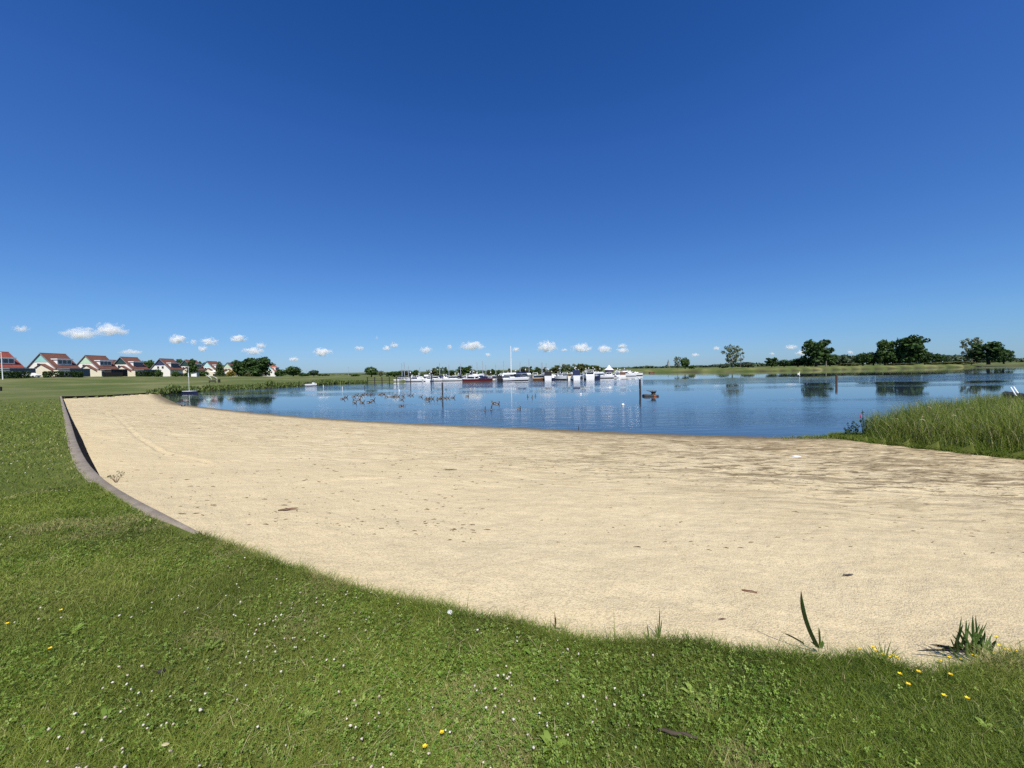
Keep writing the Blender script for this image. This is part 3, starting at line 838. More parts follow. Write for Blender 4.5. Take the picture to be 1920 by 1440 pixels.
# far woods that read as one mass
def wood(name, pts, hgt, n, size, mat, lab, seed, depth=25):
    g = np.random.default_rng(seed)
    pts = np.array(pts, float)
    seg = g.integers(0, len(pts) - 1, n); t_ = g.random(n)
    px = pts[seg, 0] + (pts[seg + 1, 0] - pts[seg, 0]) * t_; tp = pts[seg, 1] + (pts[seg + 1, 1] - pts[seg, 1]) * t_
    D = pts[seg, 2] + (pts[seg + 1, 2] - pts[seg, 2]) * t_ + g.random(n) * depth
    hz = 693.5 - .01746 * (px - 960)
    topz = 4 + (hz - tp) / FPX * D
    topz *= 1 + .16 * (vnoise(np.column_stack([px, D * 0]), .11, seed, 3) - .5) * 2
    z = 2.0 + (topz - 2.0) * g.random(n) ** .6
    x = (px - 960) / FPX * D
    c = np.column_stack([x, D, z])
    nrm = g.normal(size=(n, 3)); nrm[:, 1] -= .6; nrm[:, 2] += .5; nrm /= np.linalg.norm(nrm, axis=1)[:, None]
    a = np.cross(nrm, g.normal(size=(n, 3))); a /= np.linalg.norm(a, axis=1)[:, None]; b = np.cross(nrm, a)
    s = size * (.5 + g.random(n))[:, None]
    V = np.stack([c - a * s, c - b * s * .7, c + a * s, c + b * s * .7], 1).reshape(-1, 3)
    o = link(name, npmesh(name, V, [np.arange(4 * n).reshape(n, 4)], MT[mat], attrs={'tone': np.repeat(np.clip(g.random(n) * .7 + .3 * vnoise(np.column_stack([px, z]), .2, seed), 0, 1), 4)}))
    tag(o, lab, 'woodland', None, 'stuff')
wood('distant_woodland', [(1120, 691, 700), (1190, 690, 650), (1215, 687.5, 620), (1235, 690, 600), (1262, 688, 620), (1320, 687, 560), (1400, 681, 520), (1440, 684, 520), (1520, 675, 500), (1565, 668, 480), (1590, 669, 480), (1640, 664, 480), (1740, 665, 500), (1800, 667, 520), (1860, 671, 520), (1930, 674, 520), (2080, 672, 500)],
     12, 7500, 2.4, 'farwood', 'grey green woodland along the horizon beyond the far bank', 5)
wood('marina_woodland', [(600, 706, 380), (640, 706.5, 360), (690, 706, 330), (740, 703, 320), (790, 701, 310), (860, 700, 310), (905, 697, 310), (950, 699, 320), (1000, 696, 320), (1050, 695, 330), (1100, 692, 340), (1130, 691, 420)],
     9, 3800, 1.3, 'farwood', 'continuous dark green wood behind the marina', 8)
wood('village_woodland', [(-60, 690, 330), (60, 690, 330), (140, 694, 330), (240, 678, 340), (300, 677, 340), (340, 677, 350), (380, 680, 360), (440, 686, 360), (520, 694, 380), (600, 704, 400)],
     9, 2400, 1.6, 'oak', 'dark trees closing the view behind the row of houses', 9)
# ------------------------------------------------------------------ houses
def house(X, Y, gable, roof, lab, grp='gabled houses in a row above the lawn', dormer='window', annex=True, ext=None, scale=1.0, wall='whitewall', ridge=8.5, L=8.4, rz=R(8)):
    z0 = zground(X, Y)
    e = empty('house', (X, Y, z0 - .15), rz); e.scale = (scale,) * 3
    tag(e, lab, 'house', grp)
    hw, ev = 4.1, 3.7
    wl = MB(); wl.prism([(-hw, 0), (hw, 0), (hw, ev), (0, ridge - .25), (-hw, ev)], 0, L)
    wl.build('wall', MT[wall], e)
    gb = MB(); zc = 5.3; xc = (ridge - .25 - zc) / (ridge - .25 - ev) * hw
    gb.prism([(-xc, zc), (xc, zc), (0, ridge - .28)], -.06, -.005)
    gb.build('gable_cladding', MT[gable], e)
    rf = MB()
    for s in (-1, 1):
        x1 = s * (hw + .45); dz = (ridge - ev) / hw
        zb = ridge - dz * (hw + .45)
        rf.add([(0, -.35, ridge), (x1, -.35, zb), (x1, L + .35, zb), (0, L + .35, ridge), (0, -.35, ridge - .22), (x1, -.35, zb - .2), (x1, L + .35, zb - .2), (0, L + .35, ridge - .22)],
               [(0, 1, 2, 3), (4, 7, 6, 5), (0, 4, 5, 1), (3, 2, 6, 7), (1, 5, 6, 2)])
    r = rf.build('roof', MT[roof], e)
    MB().box(-.06, .06, -.38, L + .38, ridge - .02, ridge + .1).build('ridge_tile', MT[roof], r)
    for s in (-1, 1):
        v = MB(); dz = (ridge - ev) / hw
        v.add([(0, -.42, ridge + .02), (s * (hw + .45), -.42, ridge - dz * (hw + .45) + .02), (s * (hw + .45), -.42, ridge - dz * (hw + .45) - .22), (0, -.42, ridge - .24),
               (0, -.36, ridge + .02), (s * (hw + .45), -.36, ridge - dz * (hw + .45) + .02), (s * (hw + .45), -.36, ridge - dz * (hw + .45) - .22), (0, -.36, ridge - .24)],
              [(0, 1, 2, 3), (4, 7, 6, 5), (0, 4, 5, 1), (1, 5, 6, 2), (3, 2, 6, 7)])
        v.build('bargeboard', MT['grey'], r)
    def window(x0, x1, zb, zt, y=-.05):
        w_ = MB().box(x0 - .08, x1 + .08, y - .03, .02, zb - .08, zt + .08).build('window', MT['white'], e)
        MB().box(x0, x1, y - .06, y - .035, zb, zt).build('pane', MT['glass'], w_)
    window(-1.2, -.4, 3.9, 4.9)
    if not annex: window(.7, 1.5, 3.9, 4.9); window(-.6, .8, .9, 2.1)
    if dormer:
        d0, d1, zb, zt = 1.6, L - 1.6, 4.35, 6.25
        x_out = 3.45
        dm = MB().box(1.2, x_out, d0, d1, zb, zt)
        dd = dm.build('dormer', MT['white'], e)
        MB().box(.9, x_out + .35, d0 - .3, d1 + .3, zt + .003, zt + .32).build('dormer_roof', MT['white'], dd)
        if dormer == 'window':
            n = 3
            for i in range(n):
                a = d0 + .25 + i * (d1 - d0 - .3) / n
                f = MB().box(x_out, x_out + .05, a, a + (d1 - d0 - .3) / n - .2, zb + .35, zt - .15).build('window', MT['grey'], dd)
                MB().box(x_out + .052, x_out + .07, a + .1, a + (d1 - d0 - .3) / n - .3, zb + .45, zt - .25).build('pane', MT['glass'], f)
        else:
            MB().box(x_out, x_out + .06, d0 + .1, d1 - .1, zb + .1, zt - .05).build('dormer_front', MT['slate'], dd)
    if annex:      # lower front wing under its own roof
        a = MB(); a.prism([(-.4, 0), (6.2, 0), (6.2, 2.4), (4.3, 2.45), (1.15, 4.55), (-.4, 3.45)], -1.3, -.003)
        aw = a.build('front_wing', MT['cream'], e)
        ar = MB()
        ar.add([(1.15, -1.6, 4.75), (4.75, -1.6, 2.35), (4.75, 2.4, 2.35), (1.15, 2.4, 4.75), (1.15, -1.6, 4.58), (4.75, -1.6, 2.18), (4.75, 2.4, 2.18), (1.15, 2.4, 4.58)],
               [(0, 1, 2, 3), (4, 7, 6, 5), (0, 4, 5, 1), (1, 5, 6, 2)])
        ar.add([(1.15, -1.6, 4.75), (-.75, -1.6, 3.38), (-.75, -.06, 3.38), (1.15, -.06, 4.75), (1.15, -1.6, 4.58), (-.75, -1.6, 3.2), (-.75, -.06, 3.2), (1.15, -.06, 4.58)],
               [(0, 3, 2, 1), (4, 5, 6, 7), (0, 1, 5, 4), (1, 2, 6, 5)])
        ar.build('wing_roof', MT[roof], aw)
        MB().box(6.205, 6.24, -1.1, -.2, .3, 2.1).build('window', MT['glass'], aw)
    if ext:
        x = MB().box(hw + .05, hw + 4.2, .3, L - .5, 0, 2.75).build('extension', MT[ext], e)
        MB().box(hw, hw + 4.4, .1, L - .3, 2.753, 2.95).build('flat_roof', MT['grey'], x)
        f = MB().box(hw + 4.21, hw + 4.25, 1, 5, .2, 2.2).build('glass_door', MT['glass'], x)
    return e

RZ = R(8)
house(-168, 121, 'turq', 'red_tile', 'house with a bright red roof cut by the left edge of the view', ext='slate')
house(-165, 135, 'turq', 'brown_tile', 'house with a turquoise gable and a brown roof, second in the row', ext='slate')
house(-167, 151, 'palegreen', 'brown_tile', 'house with a pale green gable and windows in its white dormer', ext='fence')
house(-166.5, 164, 'darkgreen', 'brown_tile', 'house with a dark green gable and a blank slate dormer', dormer='blank', ext='slate')
house(-164.5, 180, 'navyboard', 'brown_tile', 'house with a navy gable, two small windows and no front wing', dormer='blank', annex=False)
house(-165.5, 195, 'darkgreen', 'brown_tile', 'brown roofed house mostly hidden by the slender dark tree')
house(-167, 211, 'paleturq', 'brown_tile', 'house with a very pale turquoise gable behind the white parasol', dormer='blank')
house(-170, 230, 'palegreen', 'brown_tile', 'house with a pale green gable right of the cone shaped conifer', wall='cream')
house(-163, 258, 'turq', 'orange_tile', 'house with an orange tiled roof at the right end of the row', annex=False)
house(-196, 140, 'whitewall', 'orange_tile', 'faded orange roof of a back row house between the red and brown roofs', grp='houses behind the front row', dormer=None, annex=False)
house(-198, 164, 'whitewall', 'brown_tile', 'brown roof of a back row house left of the dark green gable', grp='houses behind the front row', dormer=None, annex=False)
house(-196, 184, 'whitewall', 'brown_tile', 'brown roof of a back row house left of the navy gable', grp='houses behind the front row', dormer=None, annex=False)

def leaf_block(name, x0, x1, y0, y1, h, n, size, mat, lab, cat, grp=None, seed=1):
    """clipped hedge: leaf clumps filling a box"""
    g = np.random.default_rng(seed)
    z0 = min(zground(x0, y0), zground(x1, y1))
    c = np.column_stack([x0 + (x1 - x0) * g.random(n), y0 + (y1 - y0) * g.random(n), h * g.random(n)])
    face = g.integers(0, 5, n)
    c[face == 0, 0] = x1; c[face == 1, 1] = y0; c[face == 2, 2] = h; c[face == 3, 0] = x1
    c += g.normal(size=c.shape) * .05
    c[:, 2] += z0
    nrm = g.normal(size=(n, 3)); nrm /= np.linalg.norm(nrm, axis=1)[:, None]
    a = np.cross(nrm, g.normal(size=(n, 3))); a /= np.linalg.norm(a, axis=1)[:, None]; b = np.cross(nrm, a)
    s = size * (.6 + .8 * g.random(n))[:, None]
    V = np.stack([c - a * s, c - b * s * .7, c + a * s, c + b * s * .7], 1).reshape(-1, 3)
    V -= np.array([x0, y0, z0])
    o = link(name, npmesh(name, V, [np.arange(4 * n).reshape(n, 4)], MT[mat], attrs={'tone': np.repeat(g.random(n), 4)}), None, (x0, y0, z0))
    tag(o, lab, cat, grp)
HG = 'clipped garden hedges'
leaf_block('hedge', -153.4, -152, 113.5, 121.5, 2.0, 1500, .22, 'hedge', 'clipped dark hedge before the red roofed house', 'hedge', HG, 1)
leaf_block('hedge', -153.4, -152, 125.8, 136.4, 2.0, 1800, .22, 'hedge', 'clipped green hedge before the turquoise gabled house', 'hedge', HG, 2)
leaf_block('hedge', -156, -154.5, 159.4, 162.6, 2.2, 700, .22, 'hedge', 'short hedge left of the dark gap, before the dark green gabled house', 'hedge', HG, 3)
leaf_block('hedge', -156, -154.5, 163.3, 168.2, 2.2, 900, .22, 'hedge', 'light green hedge beside the glass veranda of the dark green gabled house', 'hedge', HG, 4)

def fence(x, y0, y1, h, lab, mat='fence'):
    z0 = zground(x, (y0 + y1) / 2)
    e = empty('garden_fence', (x, y0, z0 - .1)); tag(e, lab, 'fence', 'dark wooden garden fences')
    L = y1 - y0
    n = max(2, int(L / 2))
    m = MB()
    for k in range(5): m.box(-.02, .02, 0, L, .15 + k * h / 5, .15 + (k + .88) * h / 5)
    m.build('fence_panel', MT[mat], e)
    for i in range(n + 1):
        MB().box(-.06, .06, i * L / n - .05, i * L / n + .05, 0, h + .15).build('fence_post', MT[mat], e)
fence(-153, 144, 151, 1.7, 'dark plank fence before the pale green gabled house')
fence(-152.5, 177, 191, 1.5, 'dark plank fence before the navy gabled house')
fence(-152, 195.5, 214, 1.4, 'dark plank fence behind the white railings and parasol')
fence(-151.5, 215, 238, 1.2, 'low dark fence below the yellow green shrub')

# car between the hedges
def car(X, Y, rz, mat, lab):
    e = empty('parked_car', (X, Y, zground(X, Y)), rz); tag(e, lab, 'car')
    MB().prism([(-2.0, .35), (2.0, .35), (2.05, .75), (1.9, .95), (1.0, 1.0), (-1.9, 1.0), (-2.0, .8)], -.85, .85).build('body', MT[mat], e)
    c = MB().prism([(-1.7, 1.0), (1.0, 1.0), (.35, 1.5), (-1.4, 1.5)], -.75, .75).build('cabin', MT[mat], e)
    MB().prism([(-1.5, 1.05), (.8, 1.05), (.3, 1.42), (-1.3, 1.42)], -.77, .77).build('window', MT['glass'], c)
    for sx in (-1.25, 1.3):
        for sy in (-.86, .7):
            w_ = MB(); w_.tube([(sx, sy, .33), (sx, sy + .16, .33)], .33, 12); w_.build('wheel', MT['black'], e)
car(-154.5, 123.6, .1, 'white', 'white car parked in the gap between two hedges')

def parasol(px, py, D, lab):
    p = AT(px, py, D); z = zground(p[0], p[1])
    e = empty('parasol', (p[0], p[1], z)); tag(e, lab, 'parasol')
    MB().lathe([(2.6, 2.3), (1.3, 2.75), (.12, 3.15), (.02, 3.2)], 8).build('canopy', MT['white'], e)
    MB().tube([(0, 0, 0), (0, 0, 2.9)], .05, 6).build('pole', MT['greywood'], e)
    MB().lathe([(.4, 0), (.4, .08), (.05, .12)], 10).build('base', MT['grey'], e)
parasol(403, 706, 195, 'white open parasol beside the cone shaped conifer')
# white garden shed with a lean roof
p = AT(366, 705, 176); e = empty('garden_shed', (p[0], p[1], zground(p[0], p[1])), .2); tag(e, 'small white garden shed under the slender dark tree', 'shed')
MB().prism([(-1.1, 0), (1.1, 0), (1.1, 1.75), (-1.1, 1.4)], -1, 1).build('wall', MT['white'], e)
MB().prism([(-1.3, 1.40), (1.3, 1.82), (1.3, 1.92), (-1.3, 1.5)], -1.2, 1.2).build('roof', MT['grey'], e)
MB().box(1.1, 1.13, -.4, .4, 0, 1.5).build('door', MT['grey'], e)
# red-brown garden furniture as seen by the orange house is left to the shrubs

def post_lamp(px, base, top, D, lab, name='lamp_post', mat='metal', head=True, r=.06):
    p = AT(px, base, D); z = zground(p[0], p[1]); H = AT(px, top, D)[2] - z
    e = empty(name, (p[0], p[1], z)); tag(e, lab, 'lamp post' if head else 'pole')
    MB().tube([(0, 0, -.2), (0, 0, H * .5), (0, 0, H)], [r * 1.4, r, r * .8], 7).build('post', MT[mat], e)
    if head:
        MB().lathe([(.1, H - .05), (.42, H + .03), (.36, H + .22), (.08, H + .3)], 10).build('lamp_head', MT['grey'], e)
    else:
        MB().ell((0, 0, H), (r * 1.6, r * 1.6, r * 1.6), 8, 6).build('finial', MT[mat], e)
    return e
post_lamp(5, 707.5, 661, 112, 'pale slender pole in front of the red roofed house', 'flag_pole', 'white', False, .09)
post_lamp(653.7, 707, 689.5, 260, 'thin tall lamp post with a wide head left of the round jetty tree')
post_lamp(575, 707, 695.5, 270, 'very thin lamp post between two round lawn trees', r=.04)
post_lamp(630.5, 708, 697, 265, 'thin plain mast on the horizon left of the wide headed lamp', 'mast_pole', 'metal', False, .06)

# litter bin at the left edge, bench and bin on the slope, railing
p = on_ground(0, 733.5); e = empty('litter_bin', p); tag(e, 'dark litter bin on the lawn at the left edge', 'bin')
MB().lathe([(.24, 0), (.28, .1), (.30, .75), (.27, .8)], 12).build('drum', MT['darkwood'], e)
MB().lathe([(.31, .803), (.31, .86), (.1, .92)], 12).build('lid', MT['black'], e)
p = on_ground(411, 717.5); e = empty('litter_bin', p); tag(e, 'upright dark litter bin on the grass slope right of the bench', 'bin')
MB().lathe([(.28, 0), (.32, .1), (.34, .95), (.3, 1.0)], 12).build('drum', MT['darkwood'], e)
MB().lathe([(.35, 1.003), (.35, 1.06), (.1, 1.12)], 12).build('lid', MT['black'], e)
p = on_ground(398, 718.5); e = empty('park_bench', p, .5); tag(e, 'dark low bench on the grass slope left of the upright bin', 'bench')
MB().box(-.9, .9, -.25, .25, .42, .48).build('seat', MT['darkwood'], e)
MB().box(-.9, .9, .25, .31, .5, .9).build('backrest', MT['darkwood'], e)
for s in (-.75, .75):
    MB().box(s - .06, s + .06, -.2, .25, 0, .417).build('leg', MT['black'], e)
a = on_ground(369, 706); b = on_ground(407, 714.5)
for k, lab in ((0, 'upper of two white handrails running down the grass slope'), (1, 'lower of two white handrails running down the grass slope')):
    dv = Vector((b.x - a.x, b.y - a.y, 0)); nrm = Vector((-dv.y, dv.x, 0)).normalized() * (-1.6 * k)
    a2 = Vector((a.x + nrm.x, a.y + nrm.y, 0)); a2.z = zground(a2.x, a2.y)
    e = empty('handrail', a2); tag(e, lab, 'handrail', 'white handrails on the slope')
    n = 9; pts = []
    for i in range(n):
        q = a2 + dv * (i / (n - 1)); q.z = zground(q.x, q.y)
        pts.append(q - a2)
    MB().tube([q + Vector((0, 0, .95)) for q in pts], .10, 6).build('rail', MT['white'], e)
    for q in pts: MB().tube([q - Vector((0, 0, .1)), q + Vector((0, 0, .93))], .04, 6).build('post', MT['white'], e)

# church on the horizon
p = AT(1253, 692, 1500); e = empty('church', (p[0], p[1], 2.5)); tag(e, 'distant church tower with a pointed spire above the woods', 'church')
MB().box(-3, 3, -3, 3, 0, 20).build('tower', MT['grey'], e)
MB().lathe([(3.8, 20.01), (2.2, 23), (.9, 29), (.05, 34)], 8).build('spire', MT['slate'], e)
MB().prism([(-5, 0), (5, 0), (5, 7), (0, 12), (-5, 7)], 3.2, 22).build('nave', MT['grey'], e)

# ------------------------------------------------------------------ boats
def hull_mesh(L, B, H, mat, draft=.25, sheer=.18, stern=.85, stripe=None):
    """bow toward +x, waterline at z = 0"""
    n = 13; V = []; F = []; M_ = []
    secs = []
    for i in range(n):
        t_ = i / (n - 1); x = -L / 2 + L * t_
        w_ = B / 2 * (stern + (1 - stern) * math.sin(min(1, t_ * 2.2) * math.pi / 2)) * (1 - max(0, (t_ - .5) / .5) ** 2.3)
        w_ = max(w_, .03)
        zt = H * (1 + sheer * 2 * max(0, t_ - .35) ** 1.5)
        flare = .90 - .25 * max(0, t_ - .5)
        rake = (zt) * .25 * max(0, (t_ - .7) / .3)
        secs.append([(x, -w_ * .35, -draft), (x + rake * .3, -w_ * flare, -draft * .2), (x + rake * .35, -w_ * .92, zt * .24), (x + rake, -w_, zt), (x + rake, w_, zt), (x + rake * .35, w_ * .92, zt * .24), (x + rake * .3, w_ * flare, -draft * .2), (x, w_ * .35, -draft)])
    k = 8
    for s in secs: V += s
    for i in range(n - 1):
        for j in range(k):
            j2 = (j + 1) % k
            F.append((i * k + j, (i + 1) * k + j, (i + 1) * k + j2, i * k + j2))
            M_.append(1 if (stripe and j in (1, 5)) else 0)
    F.append(tuple(range(k))); M_.append(0)
    F.append(tuple(range((n - 1) * k + k - 1, (n - 1) * k - 1, -1))); M_.append(0)
    m = MB(); m.v = V; m.f = F; m.m = M_
    return m

BOATGRP = 'boats moored in the marina'
def boat(px, wl, lab, L=9, B=3.2, H=1.1, hull='white', bottom=None, cabin='white', canopy=None, arch=False, fly=False, mast=0, heading=90, tent=None, top=None, cab=(.10, .72, 1.15), name='motor_boat', D=None, cat='motor boat', grp=BOATGRP, radar=False, rail=True, zs=.80, ss=.90):
    """heading: degrees from +x (bow), 90 points away from the viewer"""
    p = AT(px, wl, D) if D else G(px, wl, 0)
    e = empty(name, (p[0], p[1], 0), R(heading)); tag(e, lab, cat, grp)
    e.scale = (ss, ss, zs); bottom = bottom or ('black' if hull == 'white' else None)  # black stripe painted on white hulls as shade along the waterline
    mats = [MT[hull], MT[bottom or 'navy']]
    hull_mesh(L, B, H, hull, stripe=bottom).build('hull', mats, e)
    zd = H
    if cabin:
        x0 = -L / 2 + L * cab[0]; x1 = -L / 2 + L * cab[1]; hc = cab[2]; b = B * .40
        c = MB()
        V = [(x0, -b, zd), (x1, -b * .75, zd), (x1, b * .75, zd), (x0, b, zd), (x0 + .15, -b * .88, zd + hc), (x1 - hc * .9, -b * .7, zd + hc), (x1 - hc * .9, b * .7, zd + hc), (x0 + .15, b * .88, zd + hc)]
        c.add(V, [(0, 3, 2, 1), (4, 5, 6, 7), (0, 1, 5, 4), (1, 2, 6, 5), (2, 3, 7, 6), (3, 0, 4, 7)])
        co = c.build('cabin', MT[cabin], e)
        # window band stands 2 cm proud of the cabin sides
        def lerp(a, q, t_): return tuple(a[i] + (q[i] - a[i]) * t_ for i in range(3))
        for (i0, i1, j0, j1), o_ in (((0, 1, 4, 5), (0, -.02, 0)), ((3, 2, 7, 6), (0, .02, 0)), ((0, 3, 4, 7), (-.02, 0, 0)), ((1, 2, 5, 6), (.02, 0, .02))):
            a0 = lerp(V[i0], V[j0], .25); a1 = lerp(V[i1], V[j1], .25); b0 = lerp(V[i0], V[j0], .90); b1 = lerp(V[i1], V[j1], .90)
            q = [lerp(a0, a1, .08), lerp(a0, a1, .92), lerp(b0, b1, .92), lerp(b0, b1, .08)]
            q = [tuple(w_[i] + o_[i] for i in range(3)) for w_ in q]
            q2 = [tuple(w_[i] - o_[i] * .5 for i in range(3)) for w_ in q]
            MB().add(q + q2, [(0, 1, 2, 3), (4, 7, 6, 5), (0, 4, 5, 1), (1, 5, 6, 2), (2, 6, 7, 3), (3, 7, 4, 0)]).build('window', MT['glass'], co)
        MB().box(x0 - .25, x1 - hc * .9 + .2, -b * .95, b * .95, zd + hc + .003, zd + hc + .09).build('cabin_roof', MT[top or cabin], co)
        zt = zd + hc + .09
    else:
        x0, x1, b, zt = -L / 2 + .3, L * .2, B * .4, zd
        MB().box(-L / 2 + L * .05, L * .30, -B * .38, B * .38, zd + .002, zd + .05).build('deck', MT['grey'], e)
        MB().prism([(L * .05, zd + .05), (L * .14, zd + .05), (L * .05, zd + .55), (L * .03, zd + .55)], -B * .3, B * .3).build('windscreen', MT['glass'], e)
    if canopy:
        c = MB(); xa, xb = (-L / 2 + L * .04, (x0 + .1 if cabin else L * .12)); hh = (zt - zd) + .25 if cabin else 1.5
        if xb - xa < 1.2: xb = xa + 1.6
        c.prism([(xa, zd), (xb, zd), (xb - .05, zd + hh), ((xa + xb) / 2, zd + hh + .12), (xa + .25, zd + hh - .05)], -B * .42, B * .42)
        c.build('canopy', MT[canopy], e)
    if fly:
        f = MB().prism([(x0 + .6, zt), (x1 - 1.5, zt), (x1 - 1.9, zt + .75), (x0 + .6, zt + .6)], -b * .8, b * .8).build('flybridge', MT[cabin or 'white'], e)
        MB().prism([(x1 - 2.2, zt + .75), (x1 - 1.95, zt + .74), (x1 - 2.3, zt + 1.1), (x1 - 2.4, zt + 1.1)], -b * .7, b * .7).build('windscreen', MT['glass'], f)
    if arch:
        xa = x0 + .5
        MB().tube([(xa - .2, -b, zd + .2), (xa + .3, -b * .9, zt + .8), (xa + .3, b * .9, zt + .8), (xa - .2, b, zd + .2)], .12, 6).build('radar_arch', MT['white'], e)
    if radar:
        r_ = MB().tube([(x0 + .8, 0, zt), (x0 + .8, 0, zt + 1.6)], .06, 6).build('mast', MT['white'], e)
        MB().lathe([(.3, zt + 1.2), (.34, zt + 1.35), (.2, zt + 1.5)], 10, (x0 + .8, 0, 0)).build('radar_dome', MT['white'], r_)
    if tent:
        MB().lathe([(1.9, zt + .05), (1.9, zt + 1.0)], 4, (0, 0, 0)).build('tent_side', MT['purple'], e)
        MB().lathe([(2.2, zt + 1.003), (1.0, zt + 2.0), (.15, zt + 3.2)], 4, (0, 0, 0)).build('tent_roof', MT['white'], e)
    if mast:
        m_ = MB().tube([(L * .08, 0, zd), (L * .08, 0, zd + mast)], [.15 if mast < 14 else .22, .11 if mast < 14 else .17], 6).build('mast', MT['white' if mast > 10 else 'metal'], e)
        MB().tube([(L * .08, 0, zd + 1.1), (-L * .38, 0, zd + 1.2)], .14, 6).build('boom', MT['navy'], m_)
        MB().tube([(L * .08 , -B * .25, zd + mast * .55), (L * .08, B * .25, zd + mast * .55)], .04, 5).build('spreader', MT['metal'], m_)
    if rail and H > .6:
        for s in (-1, 1):
            MB().tube([(L * .05, s * B * .42, H * 1.05 + .5), (L * .3, s * B * .3, H * 1.15 + .5), (L * .5 + H * .25, s * .02, H * 1.3 + .45)], .03, 5).build('bow_rail', MT['metal'], e)
    return e
# front row of the marina, left to right (photo column, waterline row)
boat(777, 715.5, 'white cruiser with a rounded white canopy and dark navy hull base, leftmost of the marina', L=8, bottom='navy', canopy='white', cab=(.2, .72, 1.0), heading=170, arch=True)
boat(793, 715, 'white cruiser with a dark flat roof rack, second from the marina left end', L=7.5, heading=-25, top='black', canopy='black', radar=True)
boat(807, 715.2, 'short white boat stern on, behind the dark pile with a lantern', L=6, B=2.6, heading=80, cab=(.2, .7, .9), bottom='black')
boat(820, 714.3, 'white sport cruiser with a tall radar arch and dark windscreen, bow to the right', L=9, heading=-15, arch=True, canopy='navy')
boat(832, 714, 'white sport cruiser with a navy cockpit cover, just right of the thin pole', L=7.5, heading=-10, canopy='navy', H=1.0)
boat(847, 714, 'white cruiser with a slanting white radar arch over a dark cockpit', L=10, heading=175, arch=True, canopy='black', radar=True)
boat(867, 713.5, 'long low white cabin boat with a flat roof, left of the red hull', L=9, heading=10, cab=(.1, .85, 1.2), H=.9)
boat(882, 715.3, 'white cabin cruiser with cream upper deck at the stern of the red hull', L=8, heading=150, cabin='white', fly=True, bottom='black')
boat(895, 715.8, 'long dark red hulled boat lying broadside', L=11, B=3, H=1.15, hull='red', heading=4, cabin=None, name='red_boat', bottom='brown', rail=False, zs=.85, ss=.95)
boat(902, 712.5, 'white flybridge cruiser behind the dark red hull', L=10, heading=60, fly=True, radar=True)
boat(913, 714.6, 'low open dark blue boat right of the dark red hull', L=6, H=.7, hull='navy', heading=20, cabin=None, canopy='navy')
boat(919, 714.6, 'pointed white bow seen head on between two dark boats', L=7, B=2.2, H=1.5, heading=-90, cab=(.2, .6, .5))
boat(927, 714.2, 'white cruiser with a long dark window band and white hard top', L=9, heading=15, cabin='black', top='white')
boat(938.5, 714.8, 'boat with a tall dark brown cockpit cover, stern on', L=6, B=2.0, hull='black', heading=82, cabin='white', canopy='black', cab=(.3, .7, 1.0))
boat(950, 714, 'white sport boat with a navy lower hull left of the big cream yacht', L=9, heading=20, hull='white', bottom='navy', arch=True)
boat(966, 713.4, 'big cream motor yacht with two decks under the tall mast', L=12, B=4, H=1.5, heading=12, cabin='white', fly=True, cab=(.05, .8, 1.5), bottom='black', zs=.78, ss=1.0)
boat(983, 713, 'white yacht with navy windows and a raised white hard top', L=11, B=3.8, H=1.4, heading=20, cabin='navy', top='white', fly=True, radar=True, cab=(.1, .7, 1.7), zs=.80, ss=.95)
boat(996, 712.6, 'small grey boat between the navy topped yacht and the beige boat', L=6, H=.9, hull='grey', heading=60, canopy='slate')
boat(1012, 712.3, 'beige wooden cabin boat with a brown hull and a pole mast', L=10, B=3.4, H=.8, hull='brown', heading=8, cabin='beige', mast=7.5, cat='sailing boat', name='sailing_boat', cab=(.15, .8, 1.3))
boat(1028, 712, 'white transom with a high black canopy, right of the beige boat', L=10, B=3.3, H=1.8, heading=84, cabin='white', canopy='black', radar=True, cab=(.3, .7, 1.4), rail=False, zs=.86, ss=.95)
boat(1040, 711.6, 'small navy boat between two big white hulls', L=6, B=2.6, H=.9, hull='navy', heading=70, cabin=None, canopy='white')
boat(1049, 711.8, 'rounded white hull with a cream cabin, bow toward the viewer', L=9, B=3.6, H=1.6, heading=-60, cabin='white', cab=(.1, .6, .9), zs=.85)
boat(1057, 708.5, 'white boat with a dark domed cockpit cover in the second row', L=9, heading=30, canopy='black', arch=True)
boat(1067, 711.4, 'cream square transom left of the tall navy canopy', L=8, B=3, H=1.4, heading=92, cabin='beige', hull='white')
boat(1079, 712, 'white transom with a tall navy tent canopy', L=10, B=2.9, H=1.7, heading=86, cabin='white', canopy='navy', cab=(.3, .7, 1.6), radar=True, rail=False, zs=.95, ss=1.0)
boat(1090, 708.5, 'low white boat behind the gap right of the navy tent canopy', L=8, heading=100, cab=(.2, .7, 1.0))
boat(1103, 711, 'broad white transom with a dark navy window band', L=11, B=3.9, H=1.9, heading=87, cabin='white', top='white', cab=(.06, .7, 1.3), rail=False, arch=True, zs=.84, ss=.95)
boat(1117.5, 710.6, 'boat with a plain dark navy hull side, right of the broad white transom', L=8, B=2.8, H=1.5, hull='navy', heading=55, cabin='white', cab=(.2, .6, .8), zs=.8)
boat(1129, 709, 'white cruiser with slanted dark windows and a black waterline, bow right', L=10, H=1.4, heading=-20, bottom='black', arch=True, fly=True, zs=.76)
boat(1142, 708, 'boat carrying a pointed white tent roof with purple sides', L=9, B=3.6, H=1.2, heading=75, cabin='white', tent=True, zs=.95)
boat(1151, 707.6, 'white boat right of the pointed tent roof, with a cluttered stern', L=8, heading=110, arch=True, radar=True)
boat(1154, 708.6, 'tiny white dinghy floating before the tent roofed boat', L=3, B=1.5, H=.5, heading=20, cabin=None, rail=False)
boat(1162, 706.5, 'white boat with a brown cover, left of the two rightmost cruisers', L=8, heading=100, canopy='brown', arch=True)
